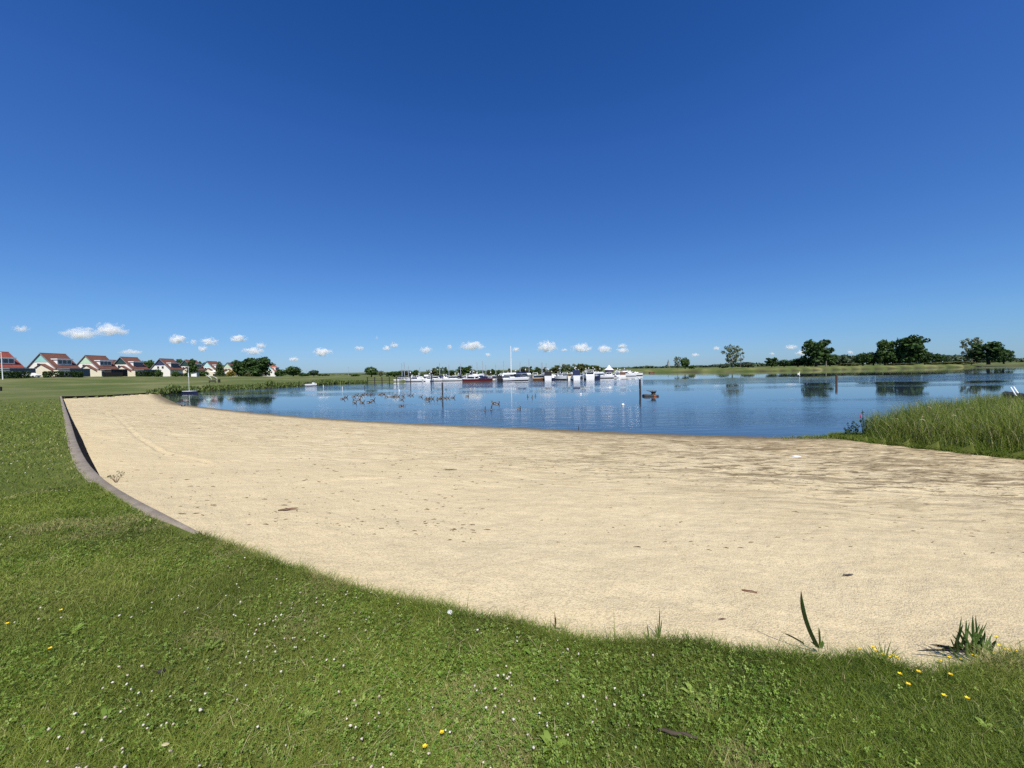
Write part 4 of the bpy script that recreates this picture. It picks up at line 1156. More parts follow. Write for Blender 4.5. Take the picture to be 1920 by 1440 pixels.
boat(1174, 705.3, 'white cruiser with cream cabin, second boat from the right end of the marina', L=10, H=1.4, heading=-15, cabin='beige', top='white', bottom='grey', radar=True, zs=.80)
boat(1187, 704.3, 'white open cruiser with a radar arch at the right end of the marina', L=10, H=1.3, heading=-12, arch=True, canopy='white', bottom='black', zs=.85)
SR = 'second row of boats in the marina'
for px, lab, hd, kw in ((784, 'white boat peeping out between the two leftmost cruisers', 20, dict(arch=True)), (800, 'white cruiser half hidden behind the dark flat roof rack boat', 100, dict(fly=True)),
                        (813, 'white cabin top behind the short stern on boat', 60, dict(radar=True)), (826, 'white arch and cabin behind the two sport cruisers by the thin pole', 150, dict(arch=True)),
                        (839, 'white cabin behind the navy cockpit cover', 30, dict(canopy='navy')), (857, 'white wheelhouse behind the slanting radar arch', 80, dict(radar=True)),
                        (874, 'white cabin between the flat roofed boat and the red hull', 120, dict(arch=True)), (890, 'white flybridge seen over the left half of the red hull', 95, dict(fly=True)),
                        (908, 'white cabin top over the right end of the red hull', 70, dict(arch=True)), (932, 'white boat squeezed behind the tall dark brown cover', 100, dict(canopy='black')),
                        (945, 'white cabin between the dark cover and the navy lower hull', 75, dict(arch=True)), (958, 'white boat behind the big cream yacht on its left', 60, dict(radar=True)),
                        (990, 'white cabin behind the small grey boat', 95, dict(fly=True)), (1004, 'white boat left behind the beige wooden boat', 85, dict(arch=True)),
                        (1020, 'white flybridge behind the beige wooden boat', 110, dict(fly=True)), (1035, 'white cabin behind the small navy boat', 80, dict(radar=True)),
                        (1062, 'white cabin left of the cream square transom', 70, dict(arch=True)), (1072, 'white roof behind the cream square transom', 100, dict(fly=True)),
                        (1096, 'white boat behind the left edge of the broad white transom', 85, dict(arch=True, radar=True)), (1111, 'white roof between the broad transom and the navy hull', 95, dict(fly=True)),
                        (1122, 'white cabin behind the plain navy hull side', 60, dict(arch=True)), (1136, 'white boat just left of the pointed tent roof', 100, dict(radar=True)),
                        (1158, 'white arch behind the brown covered boat', 70, dict(arch=True)), (1168, 'white flybridge left of the two rightmost cruisers', 90, dict(fly=True)),
                        (1181, 'white cabin between the two rightmost cruisers', 60, dict(arch=True, canopy='white'))):
    D_ = 158 + max(0, px - 1080) * .35
    boat(px, 706, lab, L=8.5, B=2.9, H=1.4, heading=hd, D=D_, grp=SR, cab=(.1, .72, 1.3), zs=.74, **kw)
SG = 'sailing boats behind the motor boats'
for px, H, D, lab in ((752.5, 6.5, 158, 'white sailing boat whose thin mast stands leftmost of a close pair of masts'), (757, 7, 160, 'white sailing boat under the right mast of a close pair at the marina left'),
                      (764.5, 5.5, 162, 'small sailing boat with a short mast left of the leftmost cruiser'), (786, 5, 172, 'sailing boat with a short thin mast above the second cruiser'),
                      (823.6, 6.6, 165, 'sailing boat with a pale mast before the slim pointed poplar'), (885, 5.6, 178, 'sailing boat with a short mast above the red hulled boat'),
                      (894, 6.8, 180, 'sailing boat with a tall grey mast left of the flybridge cruiser'), (904.5, 7.2, 176, 'sailing boat with a pale mast right behind the flybridge cruiser'),
                      (910.5, 5.4, 178, 'sailing boat with a stubby mast right of the flybridge cruiser'), (957.8, 14.6, 186, 'large sailing boat with the tallest thick white mast'),
                      (991.8, 8, 182, 'sailing boat with a white mast right of the navy topped yacht'), (1017, 6.2, 184, 'sailing boat with a thin mast right of the beige boat'),
                      (1024, 6.0, 186, 'sailing boat with a thin mast left of the high black canopy'), (841, 5.8, 174, 'sailing boat with a thin mast above the slanting radar arch'), (863, 6.4, 176, 'sailing boat with a thin mast left of the large dark tree'),
                      (929, 6.2, 180, 'sailing boat with a thin mast above the dark windowed cruiser'), (944, 7.4, 184, 'sailing boat with a tall thin mast left of the tallest mast'), (975, 6.8, 186, 'sailing boat with a thin mast right of the tallest mast'), (1050, 6.0, 190, 'sailing boat with a thin mast above the rounded white bow')):
    boat(px, 706, lab, L=9 if H < 12 else 14, B=2.8, H=1.0, heading=80, cabin='white', cab=(.3, .62, .5), mast=H, name='sailing_boat', cat='sailing boat', D=D, grp=SG, rail=False, zs=1.0, ss=1.0)

# boats by the left bank
p = G(358, 737.3, 0); e = empty('sailing_dinghy', (p[0], p[1], 0), R(-12)); tag(e, 'small navy sailing dinghy with white deck and bare mast at the left reed bank', 'sailing dinghy')
hull_mesh(3.9, 1.5, .42, 'navy', stripe='navy').build('hull', [MT['navy'], MT['navy']], e)
MB().box(-1.75, 1.0, -.55, .55, .425, .52).build('deck', MT['white'], e)
m_ = MB().tube([(-.45, 0, .42), (-.42, 0, 3.2), (-.33, 0, 6.0)], [.035, .035, .025], 6).build('mast', MT['white'], e)
MB().tube([(-.43, 0, 3.6), (-.42, 0, 4.6)], [.10, .09], 6).build('furled_sail', MT['white'], m_)
p = G(579, 723.4, 0); e = empty('rowing_boat', (p[0], p[1], 0), R(10)); tag(e, 'white rowing boat with a dark cover moored at the reed bank', 'rowing boat')
hull_mesh(4.6, 1.7, .62, 'white', stripe='black').build('hull', [MT['white'], MT['black']], e)
MB().prism([(-1.6, .55), (1.0, .55), (.6, .98), (-1.0, 1.05)], -.6, .6).build('cover', MT['black'], e)
MB().box(1.15, 1.9, -.4, .4, .72, 1.0).build('bow_locker', MT['white'], e)
p = G(1222, 700, 0); e = empty('rowing_boat', (p[0], p[1], 0), R(5)); tag(e, 'tiny reddish rowing boat at the foot of the far bank, right of the marina', 'rowing boat')
hull_mesh(3.6, 1.6, .8, 'orange', stripe='brown').build('hull', [MT['brown'], MT['orange']], e)
MB().box(-.4, 0, -.6, .6, .803, .9).build('thwart', MT['white'], e)
# boat half hidden behind the reeds at the right edge
p = AT(1912, 752, 23.6); e = empty('tilted_boat', (p[0], p[1], .25), R(60)); tag(e, 'boat with raised white tubes and a black hull behind the reeds at right edge', 'boat')
hull_mesh(1.5, .9, .60, 'black', stripe='black').build('hull', [MT['black'], MT['black']], e, (-.1, .25, 1.12))
for k, q in enumerate((-.62, -.34)):
    a = AT(1895 + k * 5.5, 726 - k * .5, 23.2) - np.array(p); b = AT(1905.5 + k * 3.5, 742.5 - k * 5, 22.8) - np.array(p)
    rz = Matrix.Rotation(-R(60), 3, 'Z')
    MB().tube([rz @ Vector((a[0], a[1], a[2] + p[2] - .25)), rz @ Vector((b[0], b[1], b[2] + p[2] - .25))], .034, 8).build('tube', MT['white'], e)
MB().box(-.3, .5, -.75, -.35, 1.40, 1.50).build('seat', MT['white'], e)

# ------------------------------------------------------------------ piles, jetty, raft, floats
def pile(px, wl, top, r, mat, lab, D=None, lean=0.0, cap=None, grp=None, name='mooring_pile'):
    p = AT(px, wl, D) if D else G(px, wl, 0)
    H = AT(px, top, p[1])[2]
    e = empty(name, (p[0], p[1], 0)); tag(e, lab, 'mooring pile', grp)
    m = MB(); n = 7
    m.tube([(lean * (i / (n - 1)) + .012 * r * math.sin(i * 2.3), 0, -1.0 + (H + 1.0) * i / (n - 1)) for i in range(n)], [r * (1 + .05 * math.sin(i * 1.7)) for i in range(n)], 10)
    m.build('post', MT[mat], e)
    if cap: MB().lathe([(r * 1.15, H + .003), (r * 1.2, H + .12), (r * .5, H + .45), (.02, H + .62)], 10, (lean, 0, 0)).build('cap', MT[cap], e)
    else: MB().lathe([(r * 1.04, H + .002), (r * .95, H + .04), (r * .3, H + .06)], 10, (lean, 0, 0)).build('end_grain', MT['greywood'], e)
    return e, H, p
e, PH, PP = pile(1200.8, 740.3, 712, .145, 'darkwood', 'thick dark mooring pile with a white gull on top, nearest in the lake', lean=-.07)
pile(829.8, 743.2, 717.5, .11, 'darkwood', 'slim dark mooring pile rising from the flock of geese')
pile(1568.5, 721, 703.5, .19, 'brownpile', 'short brown mooring pile standing alone at the right side of the lake')
LG = 'dark piles with white lantern caps'
for px, tp, D, lab in ((769.7, 699.5, 139, 'pile with a white lantern cap left of the leftmost cruiser'), (808.6, 698.5, 138, 'pile with a white lantern cap before the short stern on boat'), (882, 698.5, 152, 'white capped pile above the stern of the red hull'),
                       (888.7, 697.5, 160, 'thin white capped pile right of the one at the red hull stern'), (920.2, 699, 155, 'white capped pile over the pointed white bow'), (985.5, 694, 158, 'white capped pile over the navy topped yacht'),
                       (1077.8, 691.5, 160, 'white capped pile over the navy tent canopy'), (1085, 695, 160, 'low white capped pile right of the navy tent canopy'), (1098.6, 692.5, 165, 'white capped pile over the left part of the broad white transom'),
                       (1104, 691, 165, 'tall white capped pile over the middle of the broad white transom'), (1112, 690, 165, 'tallest white capped pile, right of the broad white transom'), (1115.3, 693, 168, 'shorter white capped pile next to the tallest one'),
                       (1125, 692.5, 170, 'white capped pile above the cruiser with slanted windows'), (1158, 692.5, 185, 'thin white capped pile right of the pointed tent roof'), (1171, 692.5, 195, 'white capped pile above the cream cabin cruiser')):
    pile(px, 712, tp, .16, 'darkwood', lab, D=D, cap='white', grp=LG)
# jetty: a rail on posts at the left shore
e0 = G(690, 719.0, 0); e1 = G(747, 718.3, 0)
e = empty('jetty', (e0[0], e0[1], 0)); tag(e, 'dark wooden jetty on posts below the large round tree', 'jetty')
dv = Vector((e1[0] - e0[0], e1[1] - e0[1], 0)); dn = Vector((-dv.y, dv.x, 0)).normalized()
m = MB()
for s in range(24):
    a = dv * (s / 24); b = dv * ((s + .88) / 24)
    m.add([a - dn * .7 + Vector((0, 0, .95)), b - dn * .7 + Vector((0, 0, .95)), b + dn * .7 + Vector((0, 0, .95)), a + dn * .7 + Vector((0, 0, .95)),
           a - dn * .7 + Vector((0, 0, 1.07)), b - dn * .7 + Vector((0, 0, 1.07)), b + dn * .7 + Vector((0, 0, 1.07)), a + dn * .7 + Vector((0, 0, 1.07))],
          [(0, 3, 2, 1), (4, 5, 6, 7), (0, 1, 5, 4), (1, 2, 6, 5), (2, 3, 7, 6), (3, 0, 4, 7)])
m.build('deck', MT['darkwood'], e)
for k in (.02, .26, .50, .74, .98):
    q = dv * k - dn * .75
    MB().tube([q + Vector((0, 0, -1)), q + Vector((0, 0, 2.25))], .17, 8).build('post', MT['darkwood'], e)
MB().tube([-dn * .75 + Vector((0, 0, 1.85)), dv - dn * .75 + Vector((0, 0, 1.85))], .05, 6).build('rail', MT['darkwood'], e)
# slim white marker posts standing in the shallows
for px, wl, tp, lab in ((606.5, 727, 721.5, 'short white post in the water right of the white rowing boat'), (642, 730, 724.5, 'thin pale post in the water near the left bank, right of the short white post'), (683.5, 728, 723, 'thin dark post in the water left of the round tree reflection')):
    pile(px, wl, tp, .07, 'darkwood' if 'dark' in lab else 'white', lab, name='marker_post')
# raft
p = G(1218.5, 743.2, 0); e = empty('floating_raft', (p[0], p[1], 0)); tag(e, 'dark floating timber raft beside the thick mooring pile', 'raft')
for i, y in enumerate((-.55, -.2, .15, .5)):
    MB().tube([(-.98 + .04 * i, y, .05), (.98 - .03 * i, y, .06)], .17, 8).build('log', MT['darkwood'], e)
MB().box(-.8, -.15, -.6, .6, .225, .27).build('plank', MT['greywood'], e)
MB().box(.3, .62, -.75, -.72, .04, .20).build('float_block', MT['orange'], e)
e = empty('driftwood_stump', (p[0], p[1], 0)); tag(e, 'upturned grey stump with a branch pointing left, on the timber raft', 'tree stump')
m = MB(); m.lathe([(.28, .22), (.26, .35), (.30, .5), (.42, .66), (.34, .70)], 9, (.50, 0, 0))
m.build('stump', MT['greywood'], e)
for q in ([(.3, 0, .6), (.0, 0, .72), (-.32, 0, .80), (-.42, 0, .78)], [(.72, 0, .55), (.9, .05, .78)], [(.45, .1, .62), (.40, .2, .80)], [(.6, -.1, .6), (.66, -.1, .76)]):
    MB().tube(q, [.09, .06, .05, .045][:len(q)], 6).build('branch', MT['greywood'], e)

def floatball(px, py, r, mat, lab, cat='buoy', name='buoy', band=None):
    p = G(px, py, 0); e = empty(name, (p[0], p[1], 0)); tag(e, lab, cat)
    MB().ell((0, 0, r * .4), (r, r, r), 12, 8).build('float', MT[mat], e, smooth=True)
    MB().lathe([(r * .22, r * 1.35), (r * .2, r * 1.7), (r * .1, r * 1.8)], 8).build('eye', MT[band or 'black'], e)
floatball(748.6, 732.5, .16, 'white', 'small white buoy before the jetty reflection, above the feeding goose')
floatball(1089, 740, .15, 'white', 'small white buoy with a red top on the open water left of the thick pile', band='red')
floatball(1168, 760, .15, 'white', 'round white float with ripples, lower left of the thick mooring pile')

# ------------------------------------------------------------------ birds
M_GB = plain('goose_brown_feathers', (.040, .032, .026), .8, .2, .25, 20)
M_GN = plain('goose_black_neck', (.010, .010, .012), .6)
M_GW = plain('white_feathers', (.78, .77, .74), .8, .2, .05, 20)
M_GP = plain('pale_breast_feathers', (.20, .165, .125), .8, .2, .1, 20)
M_BILL = plain('dark_bill', (.02, .018, .016), .4)
M_OBILL = plain('orange_bill', (.55, .17, .03), .4)
def goose_mesh(pose, white=False):
    """one continuous skin: tail, body, breast, neck, head, bill; swims toward +x"""
    if pose == 'up':
        spine = [(-.42, 0, .17), (-.34, 0, .15), (-.2, 0, .11), (0, 0, .10), (.17, 0, .12), (.27, 0, .2), (.30, 0, .31), (.32, 0, .42), (.345, 0, .49), (.39, 0, .505), (.44, 0, .495), (.50, 0, .48)]
    elif pose == 'low':
        spine = [(-.42, 0, .17), (-.34, 0, .15), (-.2, 0, .11), (0, 0, .10), (.17, 0, .11), (.29, 0, .13), (.38, 0, .15), (.47, 0, .17), (.55, 0, .19), (.60, 0, .19), (.65, 0, .17), (.70, 0, .15)]
    elif pose == 'turned':
        spine = [(-.42, 0, .17), (-.34, 0, .15), (-.2, 0, .11), (0, 0, .10), (.17, 0, .12), (.25, .02, .2), (.27, .04, .30), (.26, .05, .40), (.24, .06, .47), (.20, .09, .485), (.16, .12, .475), (.11, .15, .46)]
    rad = [.02, .085, .135, .16, .135, .075, .05, .042, .05, .062, .042, .012]
    n = 10; V = []; F = []; M_ = []
    P = [Vector(q) for q in spine]
    for i, q in enumerate(P):
        d = (P[min(i + 1, len(P) - 1)] - P[max(i - 1, 0)]).normalized()
        up = Vector((0, 0, 1)) if abs(d.z) < .8 else Vector((-1, 0, 0))
        s = d.cross(up).normalized(); u = s.cross(d)
        for k in range(n):
            t_ = 2 * math.pi * k / n
            V.append(q + s * math.cos(t_) * rad[i] + u * math.sin(t_) * rad[i] * (.85 if i < 5 else 1))
    for i in range(len(P) - 1):
        for k in range(n):
            F.append((i * n + k, i * n + (k + 1) % n, (i + 1) * n + (k + 1) % n, (i + 1) * n + k))
            low = 5 <= k <= 9
            if i == 0: mm = 1 if not low else 2
            elif i <= 1: mm = 2 if low else 1
            elif i == 2: mm = 2 if low else 0
            elif i <= 3: mm = 0
            elif i == 4: mm = 3
            elif i <= 9: mm = 2 if (i == 8 and k in (0, 4, 5, 9)) else 1
            else: mm = 4
            M_.append((2 if i < 10 else 4) if white else mm)
    F += [tuple(range(n - 1, -1, -1)), tuple(range((len(P) - 1) * n, len(P) * n))]; M_ += [2, 4]
    m = MB(); m.v = V; m.f = F; m.m = M_
    return m.mesh('goose', [M_GB, M_GN, M_GW, M_GP, M_OBILL if white else M_BILL], True)
GOOSE = {k: goose_mesh(k) for k in ('up', 'low', 'turned')}
GEESE = [
    (642.3, 748.3, 'up', 10, 'leftmost goose of the flock'), (648.5, 745.6, 'up', -5, 'goose just right of and behind the leftmost goose'),
    (663, 743.6, 'up', 20, 'goose at the left end of the rear row'), (669, 741.5, 'up', 5, 'pale sided goose with raised neck, second in the rear row'),
    (676, 743, 'up', 15, 'goose in the rear row just behind the pale sided one'), (680, 740.8, 'up', 0, 'goose holding its neck high, fourth from the rear row left end'),
    (686.5, 740, 'turned', 10, 'goose with its head turned back, left of the dark tree reflection'), (664.5, 749.6, 'up', 170, 'goose facing left, above the front trio'),
    (673, 749.3, 'up', 30, 'goose between the front trio and the rear row, second of a pair'), (665, 756, 'up', 0, 'leftmost goose of the front trio with a bright white rear'),
    (679, 755.5, 'up', 5, 'middle goose of the front trio with an upright black neck'), (692, 754.4, 'low', 15, 'rightmost goose of the front trio with lowered neck'),
    (699, 751, 'up', 0, 'goose right above the rightmost of the front trio'), (692.5, 741, 'up', 60, 'dark goose at the left edge of the tree reflection'),
    (697, 740.4, 'turned', 80, 'white rumped goose in the dark tree reflection'), (701, 741.2, 'turned', 100, 'second white rumped goose in the dark tree reflection'),
    (711.5, 740.2, 'up', 10, 'first goose right of the dark tree reflection'), (715.5, 739.5, 'turned', 40, 'goose with its head turned back, right of the tree reflection'),
    (719, 739.6, 'up', 0, 'tall necked goose, last of the three right of the tree reflection'), (723, 743.7, 'turned', 120, 'faint goose at the left end of the tight middle cluster'),
    (727.5, 744.6, 'up', 150, 'goose facing left in the tight middle cluster'), (734, 744, 'up', 20, 'dark goose in the centre of the tight middle cluster'),
    (737.6, 744, 'up', -10, 'dark goose at the right end of the tight middle cluster'), (742.5, 743.7, 'turned', 60, 'low dark goose right of the tight middle cluster'),
    (746.5, 743.8, 'up', 5, 'goose with a straight upright neck under the small white buoy'), (754.8, 743, 'up', 15, 'goose right of the small white buoy column'),
    (753, 749.5, 'up', 5, 'goose between the buoy and the feeding goose'), (752, 761.3, 'low', 0, 'feeding goose with stretched low neck and white rear, alone in front'),
    (766.2, 741.8, 'up', 10, 'left goose of a pair halfway to the slim pile'), (772, 741.8, 'up', 5, 'right goose of a pair halfway to the slim pile'),
    (788.8, 744.7, 'up', 25, 'single goose between the pair and the slim pile'), (798.3, 749, 'turned', 70, 'low dark goose left of the overlapping couple'),
    (802, 748, 'up', 10, 'rear goose of the overlapping couple'), (802.8, 752.5, 'up', 30, 'front goose of the overlapping couple'),
    (806.6, 747.6, 'turned', 20, 'small dark goose right of the overlapping couple'), (810.4, 748.3, 'up', 0, 'goose in the gap left of the slim pile cluster'),
    (819.6, 749.3, 'turned', 75, 'dark goose at the left end of the slim pile cluster'), (823.4, 748, 'up', 20, 'goose left of the slim pile, second in its cluster'),
    (826.6, 747.6, 'up', 10, 'goose directly left of the slim pile'), (830.3, 746.4, 'turned', 85, 'white rumped goose at the foot of the slim pile'),
    (833.6, 746.8, 'up', 0, 'goose directly right of the slim pile'), (839.3, 746.6, 'up', 15, 'goose second to the right of the slim pile'),
    (849, 746, 'up', 5, 'goose third to the right of the slim pile'), (876.3, 743.2, 'turned', 20, 'lone dark goose well right of the slim pile'),
    (909.2, 769.6, 'up', 85, 'left goose of a pair swimming away, nearest to the beach'), (921.3, 768.6, 'up', 88, 'right goose of a pair swimming away, nearest to the beach'),
    (926.5, 756.6, 'up', 175, 'goose facing left behind the pair swimming away'), (933, 757.8, 'turned', 15, 'white flanked goose touching the goose that faces left'),
    (973.2, 767, 'turned', 40, 'preening goose below the tall mast reflection'), (989.7, 744.6, 'up', 95, 'faint goose at the left of the distant trio'),
    (998, 745.6, 'up', 85, 'front goose of the distant trio'), (1004, 743, 'up', 90, 'rear right goose of the distant trio'),
]
for px, py, pose, hd, lab in GEESE:
    p = G(px, py, 0)
    o = link('goose', GOOSE[pose], None, (p[0], p[1], -.035), R(hd))
    s = .82 + .06 * math.sin(px); o.scale = (s, s, s)
    tag(o, lab, 'goose', 'geese swimming on the lake')
# goose resting on the sand by the water
pp = on_ground(341, 761.3)
o = link('goose', goose_mesh('low'), None, (pp.x, pp.y, pp.z - .02), R(5)); tag(o, 'brown goose with a white flank resting on the sand by the water', 'goose')
p = G(1497.3, 701.2, 0); o = link('swan', goose_mesh('up', True), None, (p[0], p[1], -.05), R(20)); o.scale = (2.0, 2.0, 1.8); tag(o, 'white swan floating below the big oak', 'swan')
def gull(loc, lab, rz=0):
    m = MB(); m.ell((0, 0, .12), (.20, .085, .085), 10, 8, 0); m.ell((.17, 0, .22), (.07, .055, .06), 8, 6, 0)
    m.tube([(-.1, .05, .16), (-.28, .01, .13)], [.05, .012], 6, 1); m.tube([(-.1, -.05, .16), (-.28, -.01, .13)], [.05, .012], 6, 1)
    m.tube([(.23, 0, .215), (.30, 0, .20)], [.018, .006], 6, 2); m.tube([(.12, 0, .16), (.16, 0, .22)], [.06, .05], 8, 0)
    for s in (-.03, .03): m.tube([(0, s, .0), (0, s, .06)], .008, 5, 2)
    o = m.build('gull', [M_GW, MT['grey'], M_OBILL], None, loc, rz, True); tag(o, lab, 'gull')
gull((PP[0] - .07, PP[1], PH + .06), 'white gull standing on top of the thick dark mooring pile', 2.6)
MT['wall_shade'] = plain('kerb_wall_shade', (.012, .011, .010), .9, .05, .3, 4)  # near-black colour stands in for the wall's shade on the sand
# ------------------------------------------------------------------ retaining kerb between lawn and sand
t = NT('kerb_concrete')
o = t.obj()
c = t.ramp(t.noise(o, 2.5, 5, .65), [(.3, (.17, .142, .108)), (.6, (.27, .23, .18))])
c = t.mix(t.mapr(t.noise(o, 60, 2), .5, .72, 0, .6), c, (.10, .08, .07, 1))
M_KERB = t.done(t.pbsdf(c, .9, .15, 0, t.bump(t.noise(o, 90, 3), .4, .01)).outputs[0])
kp = [np.array([*W(a, b, c), c]) for a, b, c, d in EDGE if a <= 372]
far_k = [np.array([e[0], e[1], z]) for e, z in zip(far_edge, (.15, .5, .85, 1.1))]
line = far_k + kp
# resample to even blocks
pts = [line[0]]
for a, b in zip(line[:-1], line[1:]):
    n = max(1, int(np.hypot(*(b - a)[:2]) / .5))
    for i in range(1, n + 1): pts.append(a + (b - a) * i / n)
pts = np.array(pts)
for _ in range(3): pts[1:-1] = (pts[:-2] + 2 * pts[1:-1] + pts[2:]) / 4
z_ = heights(pts[:, :2])[0] + .012
tan = np.gradient(pts[:, :2], axis=0); tan /= np.linalg.norm(tan, axis=1)[:, None]
nr = np.stack([tan[:, 1], -tan[:, 0]], 1)           # to the lawn side
side = np.sign(((pts[:, :2] + nr * .3) * 0).sum(1) + 1)
test = inside(pts[:, :2] + nr * .4, SANDPOLY)
nr[test] *= -1
wdt = .15 + .02 * vnoise(pts[:, :2], 1.3, 4)
wdt = wdt * np.clip(np.arange(len(pts))[::-1] / 3.0, .15, 1)
inn = pts[:, :2] - nr * .03; outr = pts[:, :2] + nr * wdt[:, None]
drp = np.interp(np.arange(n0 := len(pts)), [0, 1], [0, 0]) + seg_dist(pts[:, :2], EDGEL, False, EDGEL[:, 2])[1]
bat = np.clip((drp - .06) * .62, 0, .30)[:, None] * np.clip(1.6 - np.hypot(*pts[:, :2].T) / 45, .25, 1)[:, None]  # face battered outward to fill the band where the wall's shadow falls
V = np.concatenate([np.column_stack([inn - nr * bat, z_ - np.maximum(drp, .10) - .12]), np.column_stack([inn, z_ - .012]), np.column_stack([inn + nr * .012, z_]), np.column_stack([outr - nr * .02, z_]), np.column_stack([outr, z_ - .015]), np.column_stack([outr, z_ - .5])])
n = len(pts); q = np.arange(n - 1)
F = np.concatenate([np.column_stack([q + k * n, q + 1 + k * n, q + 1 + (k + 1) * n, q + (k + 1) * n]) for k in range(5)])
o = link('kerb_wall', npmesh('kerb_wall', V, [F], [M_KERB, MT['wall_shade']], mi=np.repeat([1, 0, 0, 0, 0], len(q)))); tag(o, 'low curved concrete retaining kerb between the lawn and the sand', 'retaining wall')

# ------------------------------------------------------------------ grass blades, clover, flowers
def blades(pos, H, Wd, lean, g, seg=2, bend=.5):
    """pos (n,3): curved tapering blades; returns V, quads, tris"""
    n = len(pos)
    a = g.random(n) * 6.283
    dirx = np.stack([np.cos(a), np.sin(a), np.zeros(n)], 1)
    side = np.stack([-np.sin(a), np.cos(a), np.zeros(n)], 1)
    tw = g.random(n) * 6.283
    side = side * np.cos(tw)[:, None] + dirx * np.sin(tw)[:, None] * .8
    up = np.array([0, 0, 1.0])
    rows = []
    for s in range(seg + 1):
        t_ = s / seg
        c = pos + up * (H * t_ * (1 - .25 * lean * t_))[:, None] + dirx * (H * lean * (t_ ** (1 + bend)))[:, None]
        if s < seg:
            wv = (Wd * (1 - .55 * t_) * .5)[:, None]
            rows += [c - side * wv, c + side * wv]
        else: rows.append(c)
    V = np.stack(rows, 1).reshape(-1, 3)
    k = 2 * seg + 1; b = (np.arange(n) * k)[:, None]
    Q = np.concatenate([b + np.array([[2 * s, 2 * s + 1, 2 * s + 3, 2 * s + 2]]) for s in range(seg - 1)]) if seg > 1 else np.zeros((0, 4), int)
    Tt = b + np.array([[2 * seg - 2, 2 * seg - 1, 2 * seg]])
    return V, Q, Tt, k

def grass_mat(name, stops, rough=.55, transl=.35):
    t = NT(name)
    c = t.ramp(t.attr('tone'), stops)
    c = t.mix(t.mapr(t.noise(t.obj(), .9, 4, .6), .40, .68, 0, .55), c, t.mix(.55, c, (.12, .095, .040, 1)))
    p = t.pbsdf(c, rough, .25); tr = t.n('BsdfTranslucent'); t.l(c, tr.inputs[0])
    ms = t.n('MixShader'); ms.inputs[0].default_value = transl; t.l(p.outputs[0], ms.inputs[1]); t.l(tr.outputs[0], ms.inputs[2])
    return t.done(ms.outputs[0])
M_BLADE = grass_mat('lawn_blades', [(0, (.058, .100, .012)), (.35, (.155, .220, .024)), (.72, (.29, .335, .062)), (.93, (.38, .36, .12)), (1, (.55, .48, .25))])
g = np.random.default_rng(21)
def lawn_points(n, r0, r1, pw, amax=57):
    u = g.random(n)
    r = (r0 ** pw + u * (r1 ** pw - r0 ** pw)) ** (1 / pw)
    a = np.radians((g.random(n) * 2 - 1) * amax)
    P = np.stack([r * np.sin(a), r * np.cos(a)], 1)
    x = 960 + FPX * P[:, 0] / P[:, 1]
    return P, r
P1, r1 = lawn_points(1400000, 1.15, 9, .75)
P2, r2 = lawn_points(330000, 9, 75, .5)
k2 = (P2[:, 0] < -2) & (g.random(len(r2)) < np.exp(-np.clip(r2 - 22, 0, None) / 18)); P2, r2 = P2[k2], r2[k2]
P = np.concatenate([P1, P2]); rr = np.concatenate([r1, r2])
P = P[P[:, 0] < 8 + 0 * P[:, 0]]; rr = np.hypot(P[:, 0], P[:, 1])
ins = inside(P, SANDPOLY)
P, rr = P[~ins], rr[~ins]
dk = np.full(len(P), 9.); nearm = (P[:, 0] < -2.5) & (rr < 80); cl_ = pts[:, :2] + nr * .05
cd = seg_dist(P[nearm], EDGEL); q_ = np.where(nearm)[0][cd < 1.2]; dk[q_] = seg_dist(P[q_], cl_[np.hypot(*cl_.T) < 85])
ok = dk > .062
P, rr, dk = P[ok], rr[ok], dk[ok]
zg, zs, dw, ins, de = heights(P)
ok = dw > 6
P, rr, de, zg = P[ok], rr[ok], de[ok], zg[ok]
P3 = np.column_stack([P, zg - .004])
patch = vnoise(P, .8, 2, 4); patch2 = vnoise(P, 5, 6, 3)
n = len(P)
H = (.020 + .022 * g.random(n) + .022 * patch2) * (1 + np.clip(rr - 3, 0, 40) * .035)
H *= 1 + .9 * np.exp(-(de / .10) ** 2) * (de < .4)
tall = g.random(n) < .018; H[tall] *= 2.0
Wd = np.maximum(.0030, rr * .00098) * (.7 + .6 * g.random(n))
V, Q, Tt, k = blades(P3, H, Wd, .35 + 1.1 * g.random(n), g)
tone = np.clip(-.02 + .62 * patch + .46 * (g.random(n) - .15) - .15 * (patch2 < .4), 0, .9)
tone[(g.random(n) < .035)] = .97
dead = (vnoise(P, 1.6, 31, 3) > .66) & (g.random(n) < .45); tone[dead] = .95
o = link('grass', npmesh('grass', V, [Q, Tt], M_BLADE, attrs={'tone': np.repeat(tone, k)}))
tag(o, 'short mown green lawn grass in the foreground', 'grass', None, 'stuff')

# runners of grass creeping out over the sand edge
P, r = lawn_points(260000, 1.3, 9, .9)
insr = inside(P, SANDPOLY); P = P[insr]
zg, zs, dw, ins, de = heights(P)
ok = (de < .20) & (g.random(len(P)) < np.exp(-(de / (.02 + .11 * np.clip(vnoise(P, 2.2, 90, 3) * 2.4 - .75, 0, 1))) ** 1.2)) & (dw > 8) & (seg_dist(P, pts[::3, :2]) > .25)
P, zs = P[ok], zs[ok]; n = len(P)
V, Q, Tt, k = blades(np.column_stack([P, zs - .004]), .025 + .05 * g.random(n) ** 2, np.full(n, .0042), .4 + 1.2 * g.random(n), g)
o = link('edge_grass', npmesh('edge_grass', V, [Q, Tt], M_BLADE, attrs={'tone': np.repeat(np.where(g.random(n) < .2, .95, .75 * g.random(n)), k)}))
tag(o, 'ragged fringe of grass creeping out over the sand', 'grass', None, 'stuff')

